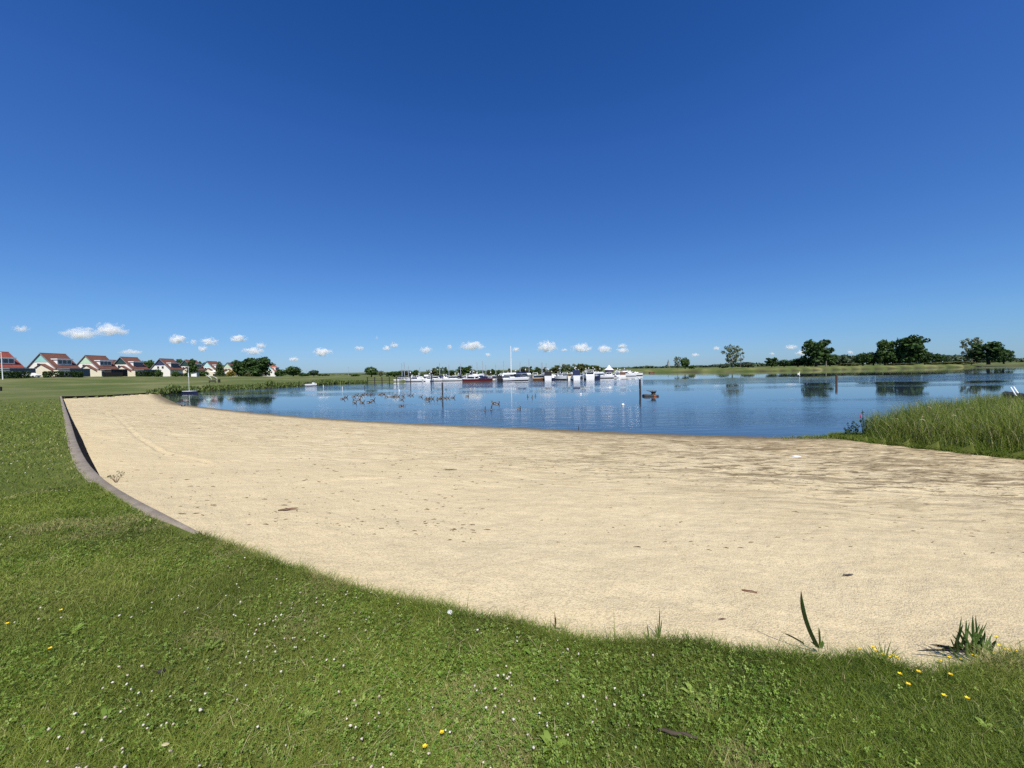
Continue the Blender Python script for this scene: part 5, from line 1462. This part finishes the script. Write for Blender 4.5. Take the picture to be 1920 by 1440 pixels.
# clover leaves in patches: three leaflets each
M_CLV = grass_mat('clover_leaves', [(0, (.085, .165, .018)), (.5, (.165, .265, .034)), (1, (.29, .38, .08))], .5, .3)
P, r = lawn_points(150000, 1.15, 8.5, .9)
zg, zs, dw, ins, de = heights(P)
ok = (~ins) & (g.random(len(P)) < np.clip((vnoise(P, 1.1, 13, 4) - .36) * 3.2, .05, .8)) & (seg_dist(P, pts[::6, :2]) > .15)
P, zg = P[ok], zg[ok]; n = len(P)
h = .020 + .022 * g.random(n); c = np.column_stack([P, zg + h]); s = .0028 + .0034 * g.random(n)
a0 = g.random(n) * 6.28; Vs = []; tilt = g.normal(size=(n, 2)) * .35
for i in range(3):
    a = a0 + i * 2.094
    d = np.stack([np.cos(a), np.sin(a)], 1); pdir = np.stack([-np.sin(a), np.cos(a)], 1)
    def pt(f, w_):
        xy = c[:, :2] + d * (s * f)[:, None] + pdir * (s * w_)[:, None]
        zz = c[:, 2] + ((xy - c[:, :2]) * tilt).sum(1) + s * f * .15
        return np.column_stack([xy, zz])
    Vs += [pt(.1, 0), pt(1.0, -.75), pt(1.75, -.35), pt(1.75, .35), pt(1.0, .75)]
V = np.stack(Vs, 1).reshape(-1, 3)
F = (np.arange(n * 3) * 5)[:, None] + np.arange(5)[None]
o = link('clover', npmesh('clover', V, [F], M_CLV, attrs={'tone': np.repeat(g.random(n), 15)}))
tag(o, 'patches of clover leaves among the lawn grass', 'clover', None, 'stuff')

# white clover heads, far too many to count
t = NT('clover_heads'); cc = t.mix(t.attr('tone'), (.56, .53, .43, 1), (.36, .28, .20, 1)); M_HEAD = t.done(t.pbsdf(cc, .8, .1).outputs[0])
P, r = lawn_points(9000, 1.2, 18, .9)
zg, zs, dw, ins, de = heights(P)
cx = 960 + FPX * P[:, 0] / P[:, 1]
dens = np.where(cx < 700, 1.0, .5) * np.clip((vnoise(P, .55, 40, 3) - .42) * 5, .04, 1) * np.clip((vnoise(P, 2.2, 44, 2) - .35) * 3, .1, 1)
ok = (~ins) & (g.random(len(P)) < dens) & (de > .05) & (seg_dist(P, pts[::6, :2]) > .15)
P, zg, r = P[ok], zg[ok], r[ok]
m = MB(); m.ell((0, 0, 0), (1, 1, .85), 7, 5)
bv = np.array(m.v); bq = [np.array([f for f in m.f if len(f) == 4]), np.array([f for f in m.f if len(f) == 3])]
n = len(P); s = (.0034 + .0034 * g.random(n)) * (1 + np.clip(r - 3, 0, 20) * .05)
V = (bv[None] * s[:, None, None] * (1 + .26 * g.normal(size=(n, len(bv), 1))) + np.column_stack([P, zg + .03 + .03 * g.random(n)])[:, None]).reshape(-1, 3)
off = (np.arange(n) * len(bv))[:, None, None]
o = link('clover_flowers', npmesh('clover_flowers', V, [(off + bq[0][None]).reshape(-1, 4), (off + bq[1][None]).reshape(-1, 3)], M_HEAD, attrs={'tone': np.repeat(g.random(n) ** 2, len(bv))}))
tag(o, 'white clover flower heads scattered over the lawn', 'clover flowers', None, 'stuff')

# broad leaved rosettes
P, r = lawn_points(120, 1.3, 6, 1.2)
zg, zs, dw, ins, de = heights(P); ok = (~ins) & (de > .1); P, zg = P[ok], zg[ok]
Vs = []; Fs = []; Ts = []
for (x, y), z in zip(P, zg):
    nl_ = g.integers(5, 10); sc = .6 + .8 * g.random(); tn = .4 + .6 * g.random()
    for i in range(nl_):
        a = i * 6.28 / nl_ + g.normal() * .3; L = (.022 + .03 * g.random()) * sc; wd_ = L * (.10 + .12 * g.random()); up_ = .25 + .6 * g.random()
        d = np.array([math.cos(a), math.sin(a)]); q = np.array([-d[1], d[0]]); b0 = len(Vs)
        for f, w_, h_ in ((0, .25, 0), (.4, 1, .6), (.75, .8, .9), (1, .05, .8)):
            for s_ in (-1, 1):
                xy = np.array([x, y]) + d * L * f + q * wd_ * w_ * s_; Vs.append((xy[0], xy[1], z + .006 + L * up_ * h_))
                Ts.append(tn)
        Fs += [(b0 + 2 * k_, b0 + 2 * k_ + 1, b0 + 2 * k_ + 3, b0 + 2 * k_ + 2) for k_ in range(3)]
o = link('lawn_weeds', npmesh('lawn_weeds', Vs, [Fs], M_CLV, attrs={'tone': Ts})); tag(o, 'broad leaved weed rosettes among the lawn grass', 'weeds', None, 'stuff')

# straw stalks lying in the grass
M_STRAW = plain('dry_straw', (.42, .36, .20), .7, .2, .2, 30)
P, r = lawn_points(4200, 1.2, 7, .9)
zg, zs, dw, ins, de = heights(P); ok = (~ins) & (vnoise(P, 1.0, 60, 2) > .5)
P, zg = P[ok], zg[ok]; n = len(P)
V, Q, Tt, k = blades(np.column_stack([P, zg + .015]), .02 + .05 * g.random(n), np.full(n, .0024), 1.2 + 1.5 * g.random(n), g, 2, .1)
o = link('straw', npmesh('straw', V, [Q, Tt], M_STRAW)); tag(o, 'pale dry grass stalks scattered through the lawn', 'straw', None, 'stuff')

# ------------------------------------------------------------------ reeds
M_REED = grass_mat('reed_leaves', [(0, (.065, .120, .014)), (.5, (.19, .26, .036)), (.85, (.30, .34, .075)), (.95, (.34, .32, .14)), (1, (.50, .44, .26))], .6, .35)
def fill_poly(poly, n, gg):
    lo, hi = poly.min(0), poly.max(0); out = []
    while sum(map(len, out)) < n:
        q = lo + (hi - lo) * gg.random((n, 2)); out.append(q[inside(q, poly)])
    return np.concatenate(out)[:n]
rb = np.array(list(map(tuple, REEDFRONT[1:])) + [(60, 34), (36, 27), (28, 23.8), (22.5, 22.0), (19.4, 21.2)])
P = fill_poly(rb, 95000, g); P = P[(P[:, 0] < 34)]
zg, zs, dw, ins, de = heights(P)
df = seg_dist(P, np.array(REEDFRONT)); dl = seg_dist(P, np.array([W(1600, 822, .1), W(1625, 822, .1)]))
n = len(P)
lump = vnoise(P, .55, 71, 3); H = np.clip(.38 + df * .95, 0, 1.20) * (.65 + .7 * lump) * (.8 + .45 * g.random(n))
H *= np.clip(.42 + np.hypot(P[:, 0] - 17.6, P[:, 1] - 21) * .42, 0, 1.15)
V, Q, Tt, k = blades(np.column_stack([P, np.maximum(zg, -.1) - .02]), H, .016 + .014 * g.random(n), .15 + .75 * g.random(n) ** 2, g, 3, 1.0)
tone = np.clip(.15 + .5 * lump + .45 * (g.random(n) - .35), 0, .9)
dry = g.random(n) < .11; tone[dry] = .93 + .07 * g.random(dry.sum())
tt = np.repeat(tone, k).reshape(n, k); tt[dry | (g.random(n) < .12), -1] = 1.0
o = link('reeds', npmesh('reeds', V, [Q, Tt], M_REED, attrs={'tone': tt.ravel()})); tag(o, 'tall green reeds and grasses between the beach and the water at right', 'reeds', None, 'stuff')
# flowering stalks above the reeds, with drooping plumes
P = fill_poly(rb, 230, g); P = P[(P[:, 0] < 30)]; zg = heights(P)[0]; lump = vnoise(P, .55, 71, 3)
m = MB()
for (x, y), z, q in zip(P, zg, lump):
    h = .85 + .40 * g.random() + .2 * q; a = g.random() * 6.28; l = .12 + .2 * g.random()
    top = Vector((x + math.cos(a) * l, y + math.sin(a) * l, z + h))
    m.tube([(x, y, z), ((x * 2 + top.x) / 3, (y * 2 + top.y) / 3, z + h * .6), top], [.006, .005, .004], 4, 0, False)
    m.tube([top, top + Vector((math.cos(a) * .05, math.sin(a) * .05, .07)), top + Vector((math.cos(a) * .14, math.sin(a) * .14, .09)), top + Vector((math.cos(a) * .2, math.sin(a) * .2, .05))], [.008, .017, .013, .003], 5, 0, False)
o = m.build('reed_plumes', M_STRAW); tag(o, 'pale straw coloured plumes nodding above the green reeds', 'reed plumes', None, 'stuff')
# low green turf at the foot of the reeds
RF_ = np.array(REEDFRONT); k_ = g.choice(len(RF_) - 1, 52000, p=np.array([.16, .16, .17, .16, .13, .14, .08])); t_ = g.random(52000)[:, None]
P = RF_[k_] * (1 - t_) + RF_[k_ + 1] * t_ + (g.random((52000, 1)) * 2.2 - .10 - .12 * np.abs(g.normal(size=(52000, 1)))) * np.array([[.35, .94]])
P = np.concatenate([P, np.array(REEDFRONT[0]) + g.normal(size=(1500, 2)) * (1.2, .25)])
zg, zs, dw, ins, de = heights(P); zz = np.where(ins, zs, zg); ok = dw > -.05; P, zz = P[ok], zz[ok]; n = len(P)
V, Q, Tt, k = blades(np.column_stack([P, zz - .01]), .07 + .22 * g.random(n) ** 1.5, .018 + .012 * g.random(n), .4 + .8 * g.random(n), g)
o = link('waterside_turf', npmesh('waterside_turf', V, [Q, Tt], M_REED, attrs={'tone': np.repeat(np.clip(.2 + .45 * g.random(n), 0, .8), k)})); tag(o, 'low bright green growth at the foot of the reeds', 'turf', None, 'stuff')

# left bank reeds as leaf clumps along the shore
M_BANK = leafy('bank_reeds', (.06, .10, .02, 1), (.21, .245, .078, 1), .2)
Ls = np.array(LEFTB[::-1]); sl_ = np.hypot(*np.diff(Ls, axis=0).T); cum = np.concatenate([[0], np.cumsum(sl_)])
n = 9000; u = g.random(n) * cum[-2]
i = np.clip(np.searchsorted(cum, u) - 1, 0, len(sl_) - 1); f = ((u - cum[i]) / sl_[i])[:, None]
c = Ls[i] * (1 - f) + Ls[i + 1] * f
dirn = (Ls[i + 1] - Ls[i]) / sl_[i][:, None]; nl = np.stack([-dirn[:, 1], dirn[:, 0]], 1)
nl *= np.where(inside(c + nl, WP), -1, 1)[:, None]
off = -.3 + 3.3 * g.random(n); c = c + nl * off[:, None]
px_ = 960 + FPX * c[:, 0] / c[:, 1]
hp = .35 + .5 * vnoise(np.column_stack([u, u * 0]), .09, 5, 3)
hp = hp + .9 * np.exp(-((px_ - 322) / 14) ** 2) + 1.2 * np.exp(-((px_ - 507) / 8) ** 2) + .9 * np.exp(-((px_ - 612) / 20) ** 2)
hp *= np.clip((760 - px_) / 60, .25, 1) * np.where((px_ > 565) & (px_ < 592), .55, 1)
zb = np.clip(heights(c)[0], 0, None)
z = zb + hp * g.random(n) * np.clip(1.15 - off / 4, .2, 1)
c = np.column_stack([c, z])
nrm = g.normal(size=(n, 3)); nrm[:, 2] *= .3; nrm /= np.linalg.norm(nrm, axis=1)[:, None]
b = np.tile([0, 0, 1.0], (n, 1)) + g.normal(size=(n, 3)) * .35; a = np.cross(nrm, b); a /= np.linalg.norm(a, axis=1)[:, None]
s = (.10 + .12 * g.random(n))[:, None]
V = np.stack([c - a * s, c - b * s * 1.8, c + a * s, c + b * s * 2.4], 1).reshape(-1, 3)
o = link('bank_reeds', npmesh('bank_reeds', V, [np.arange(4 * n).reshape(n, 4)], M_BANK, attrs={'tone': np.repeat(np.clip(.1 + .5 * g.random(n) + .25 * off / 3, 0, 1), 4)}))
tag(o, 'fringe of dark green reeds along the left bank', 'reeds', None, 'stuff')

# ------------------------------------------------------------------ foreground plants
M_IRIS = grass_mat('iris_leaves', [(0, (.045, .09, .018)), (.6, (.095, .165, .035)), (1, (.19, .25, .07))], .4, .25)
M_TIP = plain('withered_leaf', (.10, .055, .025), .7, .2, .3, 20)
VIEW = Vector((.62, .78, -.1)).normalized()
def sword(m, base, tip, w_, bend, mi=0, n=8):
    b = Vector(base); t_ = Vector(tip); d = t_ - b
    s = Vector((d.y, -d.x, 0)); s = s.normalized() if s.length > .01 else Vector((1, 0, 0))
    vw = Vector(VIEW); s = d.cross(vw).normalized(); s = (s + vw * .35 * math.sin(tip[0] * 91 + tip[2] * 57)).normalized()
    V = []; F = []
    for i in range(n + 1):
        q = i / n; c = b + d * q + Vector((bend[0], bend[1], 0)) * (4 * q * (1 - q)) * .25
        ww = w_ * (1 - .25 * q) * (1 if q < .7 else max(.02, 1 - ((q - .7) / .3) ** 1.5)) * .5
        nrm = d.cross(s).normalized() * w_ * .10
        V += [c - s * ww, c + nrm, c + s * ww, c - nrm]
    for i in range(n):
        for k in range(4):
            F.append((i * 4 + k, i * 4 + (k + 1) % 4, (i + 1) * 4 + (k + 1) % 4, (i + 1) * 4 + k))
    F += [(3, 2, 1, 0), (n * 4, n * 4 + 1, n * 4 + 2, n * 4 + 3)]
    m.add(V, F, mi)
def plant_leaf(parent, base, tip_local, w_, bend=(0, 0), tone=.5, mat=None, name='leaf'):
    m = MB(); sword(m, base, tip_local, w_, bend)
    o = m.build(name, mat or M_IRIS, parent)
    at = o.data.attributes.new('tone', 'FLOAT', 'POINT'); at.data.foreach_set('value', [tone] * len(o.data.vertices))
    return o
def toward(px, py, base, h):
    """local vector from a plant's base to the point above it seen at a photo pixel, at the base's distance plus h metres"""
    p = AT(px, py, base.y + h); return Vector(p) - base
# fan of iris leaves
b = on_ground(1826, 1246); b.z = zground(b.x, b.y, False)
e = empty('iris_plant', b); tag(e, 'thick fan of sword shaped iris leaves at the sand edge', 'plant')
for i, (px, py) in enumerate([(1782, 1196), (1791, 1181), (1801, 1178), (1803, 1155), (1812, 1160), (1824, 1153), (1829, 1152), (1836, 1176), (1843, 1172), (1851, 1166), (1856, 1196), (1868, 1200), (1866, 1212), (1776, 1208), (1808, 1190), (1833, 1196), (1787, 1200), (1796, 1192), (1818, 1165), (1840, 1185), (1847, 1182), (1815, 1180), (1860, 1188), (1806, 1170), (1852, 1192), (1784, 1188), (1799, 1186), (1822, 1176), (1838, 1168), (1845, 1192), (1811, 1174), (1828, 1186), (1793, 1206), (1858, 1206)]):
    tp = toward(px, py, b, .02 * math.sin(i * 2.1))
    plant_leaf(e, (.05 * math.sin(i * 1.3) + (px - 1826) * .0017, .03 * math.cos(i * 2.2), -.02), tp, .0088 + .003 * (i % 3), (.02 * math.sin(i), 0), .2 + .7 * ((i * 37) % 10) / 10)
for i, (px, py) in enumerate([(1741, 1222), (1752, 1226), (1763, 1231), (1715, 1234)]):
    q = on_ground(px, py); plant_leaf(e, (-.03 - .01 * i, -.01, .0), Vector((q.x, q.y, q.z + .03)) - b, .012, (0, .05), 0, MT['black'], 'dead_leaf_or_shadow')  # black blades drawn as the cast shadow of the fan
# single tall iris with short companions
b = on_ground(1537, 1232); b.z = zground(b.x, b.y, False)
e = empty('iris_plant', b); tag(e, 'single tall curved iris leaf with three short leaves at the sand edge', 'plant')
plant_leaf(e, (-.01, 0, -.02), toward(1502, 1106, b, -.02), .028, (-.10, .0), .35)
for px, py, w_ in ((1535, 1175, .012), (1519, 1202, .014), (1543, 1201, .018), (1526, 1206, .014)):
    plant_leaf(e, ((px - 1535) * .0006, 0, -.02), toward(px, py, b, .01), w_, (.01, 0), .25)
q = on_ground(1470, 1206); plant_leaf(e, (-.09, .01, .0), Vector((q.x, q.y, q.z + .05)) - b, .014, (0, .06), .05, None, 'tall_leaf_shadow')  # dark blade laid out as the painted shadow of the tall leaf
# upright shoots and dry stems at the sand edge
def stems(px, py, tips, lab, name='stem_plant', mats=None, w_=.009):
    b = on_ground(px, py); b.z = max(b.z, zground(b.x, b.y, False) - .05) if not inside(np.array([[b.x, b.y]]), SANDPOLY)[0] else b.z
    e = empty(name, b); tag(e, lab, 'plant')
    for i, (tx, ty) in enumerate(tips):
        plant_leaf(e, ((tx - px) * .0007, .008 * math.sin(i * 3), -.02), toward(tx, ty, b, .01), w_, (.004, 0), .5, None if not mats else mats[i % len(mats)], 'leaf' if not mats else 'stem')
    return e
stems(1234, 1204, [(1237, 1138), (1229, 1172), (1233, 1166), (1241, 1160)], 'small bunch of upright green shoots at the sand edge')
stems(1219, 1204, [(1213, 1170)], 'single leaning yellow shoot with a red brown tip, left of the green shoots', w_=.010)
e = stems(1041, 1186, [(1040, 1146), (1042, 1155)], 'dark dry upright stem with a curled side twig at the sand edge', 'dry_stem', [MT['brown'], MT['darkwood']], .010)
b = Vector(e.location); q = toward(1055, 1175, b, 0)
MB().tube([(0, 0, .02), (q.x * .5, 0, q.z * .55), (q.x, 0, q.z * .75), (q.x * .7, 0, q.z * .55)], [.003, .0025, .002, .0015], 5).build('twig', MT['darkwood'], e)
stems(764, 1124, [(776, 1078), (756, 1100)], 'thin dry grass stalks leaning over the sand edge, left of the white bottle cap', 'dry_stem', [M_STRAW], .005)
stems(1655, 1238, [(1640, 1208), (1648, 1200), (1660, 1204), (1672, 1198), (1668, 1212), (1685, 1214), (1632, 1218), (1610, 1215), (1600, 1222), (1695, 1222), (1652, 1212), (1625, 1206)], 'thin tuft of long grass between the two irises', 'grass_tuft', None, .005)
b = on_ground(219, 921); e = empty('weed', b); tag(e, 'dry branching weed growing from the sand beside the kerb', 'plant')
for i in range(9):
    a = i * .7; l = .06 + .04 * ((i * 5) % 4) / 4
    q = [(0, 0, -.02), (math.cos(a) * l * .5, math.sin(a) * l * .5, l * .8), (math.cos(a) * l * 1.2, math.sin(a) * l * 1.2, l * 1.1 + .05)]
    s = MB().tube(q, [.003, .0025, .0015], 5).build('stem', MT['brown'], e)
    V, F, T_ = crown_np([(q[2][0], q[2][1], q[2][2], .03, .03, .03)], 9, .018, i)
    link('leaves', npmesh('leaves', V, [F], MT['olive'], attrs={'tone': T_}), s)
# loosestrife by the reeds
for px, py, tips, lab, fl in ((1590, 819, [(1584, 800), (1590, 792), (1597, 798)], 'short dark leafy waterside weed left of the reeds', False),
                              (1602, 819.5, [(1599, 788), (1606, 793), (1611, 797)], 'dark upright waterside weed between the short weed and the pink flower', False),
                              (1620, 820, [(1614, 784), (1619, 790), (1626, 786), (1617, 767)], 'waterside weed with a pink flower spike at the reed edge', True)):
    b = on_ground(px, py); e = empty('waterside_weed', b); tag(e, lab, 'plant', 'waterside weeds by the reeds')
    for i, (tx, ty) in enumerate(tips):
        tp = toward(tx, ty, b, .05 * i)
        s = MB().tube([(.04 * i - .05, 0, -.05), tp * .6, tp], [.012, .010, .006], 5).build('stem', MT['darkwood'], e)
        V, F, T_ = crown_np([(tp.x * k_, tp.y * k_, tp.z * k_, .07, .07, .10) for k_ in (.2, .4, .6, .85)], 46, .07, i + px)
        link('leaves', npmesh('leaves', V, [F], MT['midleaf'], attrs={'tone': T_ * .6}), s)
        if fl and i == 0: MB().tube([tp, tp + Vector((0, 0, .10)), tp + Vector((0, 0, .22))], [.03, .04, .008], 6).build('flower_spike', MT['foil'], e)

# small yellow flowers
M_STEM = plain('green_stem', (.06, .11, .025), .6)
def flower_proto():
    m = MB()
    for i in range(5):
        a = i * 1.2566; d = Vector((math.cos(a), math.sin(a), 0)); s = Vector((-d.y, d.x, 0))
        m.add([d * .001 + Vector((0, 0, .038)), d * .007 - s * .005 + Vector((0, 0, .042)), d * .011 + Vector((0, 0, .044)), d * .007 + s * .005 + Vector((0, 0, .042)), d * .006 + Vector((0, 0, .0385))],
              [(0, 1, 2, 3), (4, 1, 0), (4, 2, 1), (4, 3, 2), (4, 0, 3)])
    st = MB().tube([(0, 0, -.01), (.002, 0, .02), (0, 0, .0375)], [.0012, .0011, .001], 5)
    return m.mesh('petals', MT['yellow']), st.mesh('stem', M_STEM)
FP, FS = flower_proto()
FL = {'yellow flowers in the strip below the long grass tuft': ('yellow flower in the strip of bloom under the long grass tuft', [(1608, 1237), (1612, 1232), (1636, 1231), (1641, 1238), (1646, 1243), (1655, 1245), (1668, 1248), (1674, 1246), (1680, 1250), (1684, 1252), (1620, 1245)]),
      'yellow flowers at the foot of the iris fan': ('yellow flower at the foot of the iris leaf fan', [(1758, 1249), (1765, 1252), (1780, 1250), (1802, 1248), (1823, 1246), (1830, 1249), (1868, 1212)]),
      'yellow flowers right of the iris fan': ('yellow flower in the dense bloom right of the iris fan', [(1852, 1239), (1858, 1234), (1864, 1238), (1884, 1232), (1887, 1237), (1893, 1238), (1874, 1229), (1906, 1240), (1915, 1244)])}
singles = [(1687, 1286, 'lone yellow flower, upper left of four below the grass tuft'), (1722, 1288, 'lone yellow flower, upper right of four below the grass tuft'), (1703, 1303, 'lone yellow flower lowest of the triangle below the grass tuft'),
           (1782, 1288, 'yellow flower beside a white clover head below the iris fan'), (1770, 1323, 'yellow flower with a long dry stalk lying at its foot'), (1813, 1328, 'yellow flower in the plain grass farthest below the iris fan'),
           (95, 1228, 'largest yellow flower at the left side of the lawn'), (115, 1154, 'yellow flower higher up at the left side of the lawn'), (14, 1180, 'yellow flower nearest the left edge of the lawn'),
           (797, 1419, 'bright yellow flower at the bottom edge of the lawn'), (829, 1392, 'yellow flower just above the one at the bottom edge')]
def flower(px, py, lab, grp, sc=1.0):
    b = on_ground(px, py); b.z = max(b.z, zground(b.x, b.y, False) if not inside(np.array([[b.x, b.y]]), SANDPOLY)[0] else b.z) + .012
    e = empty('yellow_flower', b, px); e.scale = (sc * 1.15,) * 3; tag(e, lab, 'flower', grp)
    link('petals', FP, e); link('stem', FS, e)
for grp, (lab, ps) in FL.items():
    for i, (px, py) in enumerate(ps): flower(px, py + 5, lab, grp, .80 + .2 * math.sin(px))
for px, py, lab in singles: flower(px, py + 5, lab, 'single yellow flowers in the lawn', .85)

# ------------------------------------------------------------------ things lying about
def sand_z(v): return zground(v.x, v.y)
def driftwood(px, py, L, r, rz, mat, lab, name='driftwood', cat='driftwood', flat=.5, lift=None):
    b = on_ground(px, py)
    m = MB(); n = 7
    m.tube([(-L / 2 + L * i / (n - 1), .03 * L * math.sin(i * 1.9), r * .4) for i in range(n)], [r * (.35 + .65 * math.sin(math.pi * (i + .6) / n)) for i in range(n)], 7)
    m.v = [(x, y, z * flat) for x, y, z in m.v]
    o = m.build(name, MT[mat], None, (b.x, b.y, b.z + (r * .2 if lift is None else lift)), R(rz), True)
    tag(o, lab, cat)
driftwood(540, 958, .24, .022, 20, 'brown', 'brown piece of driftwood on the sand, left of centre')
driftwood(1405, 1115, .11, .016, -20, 'brown', 'brown leaf shaped bark piece on the sand, right of centre', 'bark_piece', 'bark')
driftwood(1352, 1168, .07, .013, 15, 'brown', 'small crumbled brown scrap on the sand below the bark piece', 'bark_piece', 'bark')
driftwood(994, 1152, .05, .012, 60, 'brown', 'small red brown scrap on the sand near the dry upright stem', 'bark_piece', 'bark')
driftwood(1270, 1392, .16, .010, -14, 'bark', 'dark brown twig lying in the lawn at the bottom', 'twig', 'twig', .9, .03)
driftwood(846, 882, .30, .02, 8, 'bark', 'dark stick on the sand in the middle of the beach', 'driftwood', 'stick')
driftwood(1590, 1083, .10, .010, 5, 'darkwood', 'small black twig on the sand above the single tall iris leaf', 'twig', 'twig')
b = on_ground(1493, 855.5); o = MB().prism([(-.16, 0), (.15, 0), (.17, .03), (.02, .05), (-.15, .035)], -.07, .07).build('litter', MT['white'], None, b, .2); tag(o, 'flat white piece of litter on the sand before the water', 'litter')
b = on_ground(844, 1168); e = empty('bottle_cap', (b.x, b.y, zground(b.x, b.y) + .025), 0); tag(e, 'shiny white bottle cap in the grass by the sand edge', 'bottle cap')
MB().lathe([(.016, 0), (.018, .006), (.014, .012), (.002, .014)], 12).build('top', MT['white'], e)
MB().lathe([(.019, -.006), (.019, -.001)], 12).build('rim', MT['metal'], e)
b = on_ground(303, 1268); m = MB(); m.ell((0, 0, .012), (.020, .013, .010), 9, 6); o = m.build('stone', MT['fence'], None, b + Vector((0, 0, .012)), .3, True); tag(o, 'dark grey stone lying in the lawn at lower left', 'stone')
b = on_ground(311, 1410); m = MB(); m.ell((0, 0, .004), (.018, .009, .004), 9, 6); o = m.build('dead_leaf_or_shadow', M_STRAW, None, b + Vector((0, 0, .025)), .1, True); tag(o, 'pale yellow withered leaf in the lawn at the bottom left', 'leaf')
b = on_ground(1084.5, 805); o = MB().tube([(0, 0, -.1), (.02, 0, .16), (-.03, 0, .30)], [.022, .02, .012], 6).build('stick', MT['darkwood'], None, b); tag(o, 'thin dark stick standing upright at the waterline', 'stick')
# bits of bark, twigs and dry plants washed up: far too many to count
g2 = np.random.default_rng(77)
m = MB()
def bit(x, y, L, r, a, z):
    c, s = math.cos(a) * L / 2, math.sin(a) * L / 2; k_ = g2.normal() * L * .12
    m.tube([(x - c, y - s, z + r * .3), (x - s * .1 + k_, y + c * .1, z + r * .8), (x + c, y + s, z + r * .3)], [r * .5, r, r * .4], 5)
N = 0
while N < 2200:
    u = g2.random(); px = 120 + 1800 * g2.random(); py = 760 + 440 * g2.random() ** 1.6
    band_ = math.exp(-((py - 890) / 45) ** 2) if px > 900 else .25
    if g2.random() > 0.12 + .88 * band_: continue
    q = G(px, py, .9)
    zz = zground(q[0], q[1]) if False else None
    N += 1
    m_pts = (q[0], q[1])
    bits = m_pts
    if N == 1: BL = []
    BL.append((q[0], q[1], py))
BL = np.array(BL); zg, zs, dw, ins, de = heights(BL[:, :2])
from mathutils.bvhtree import BVHTree
SANDBVH = BVHTree.FromPolygons(SANDV.tolist(), SANDF.tolist())
for (x, y, py), i_, d_, e_ in zip(BL, ins, dw, de):
    if not i_ or d_ < .2 or e_ < .15: continue
    h_ = SANDBVH.ray_cast(Vector((x, y, 6)), Vector((0, 0, -1)))
    if h_[0] is None: continue
    D = y
    L = (.012 + .05 * g2.random() ** 3) * (1 + D * .10); bit(x, y, L, .002 + L * .05, g2.normal() * .5, h_[0].z)
o = m.build('beach_debris', plain('bark_bits', (.11, .075, .045), .9, .1, .4, 8)); tag(o, 'dark bits of bark and twigs strewn over the sand', 'debris', None, 'stuff')
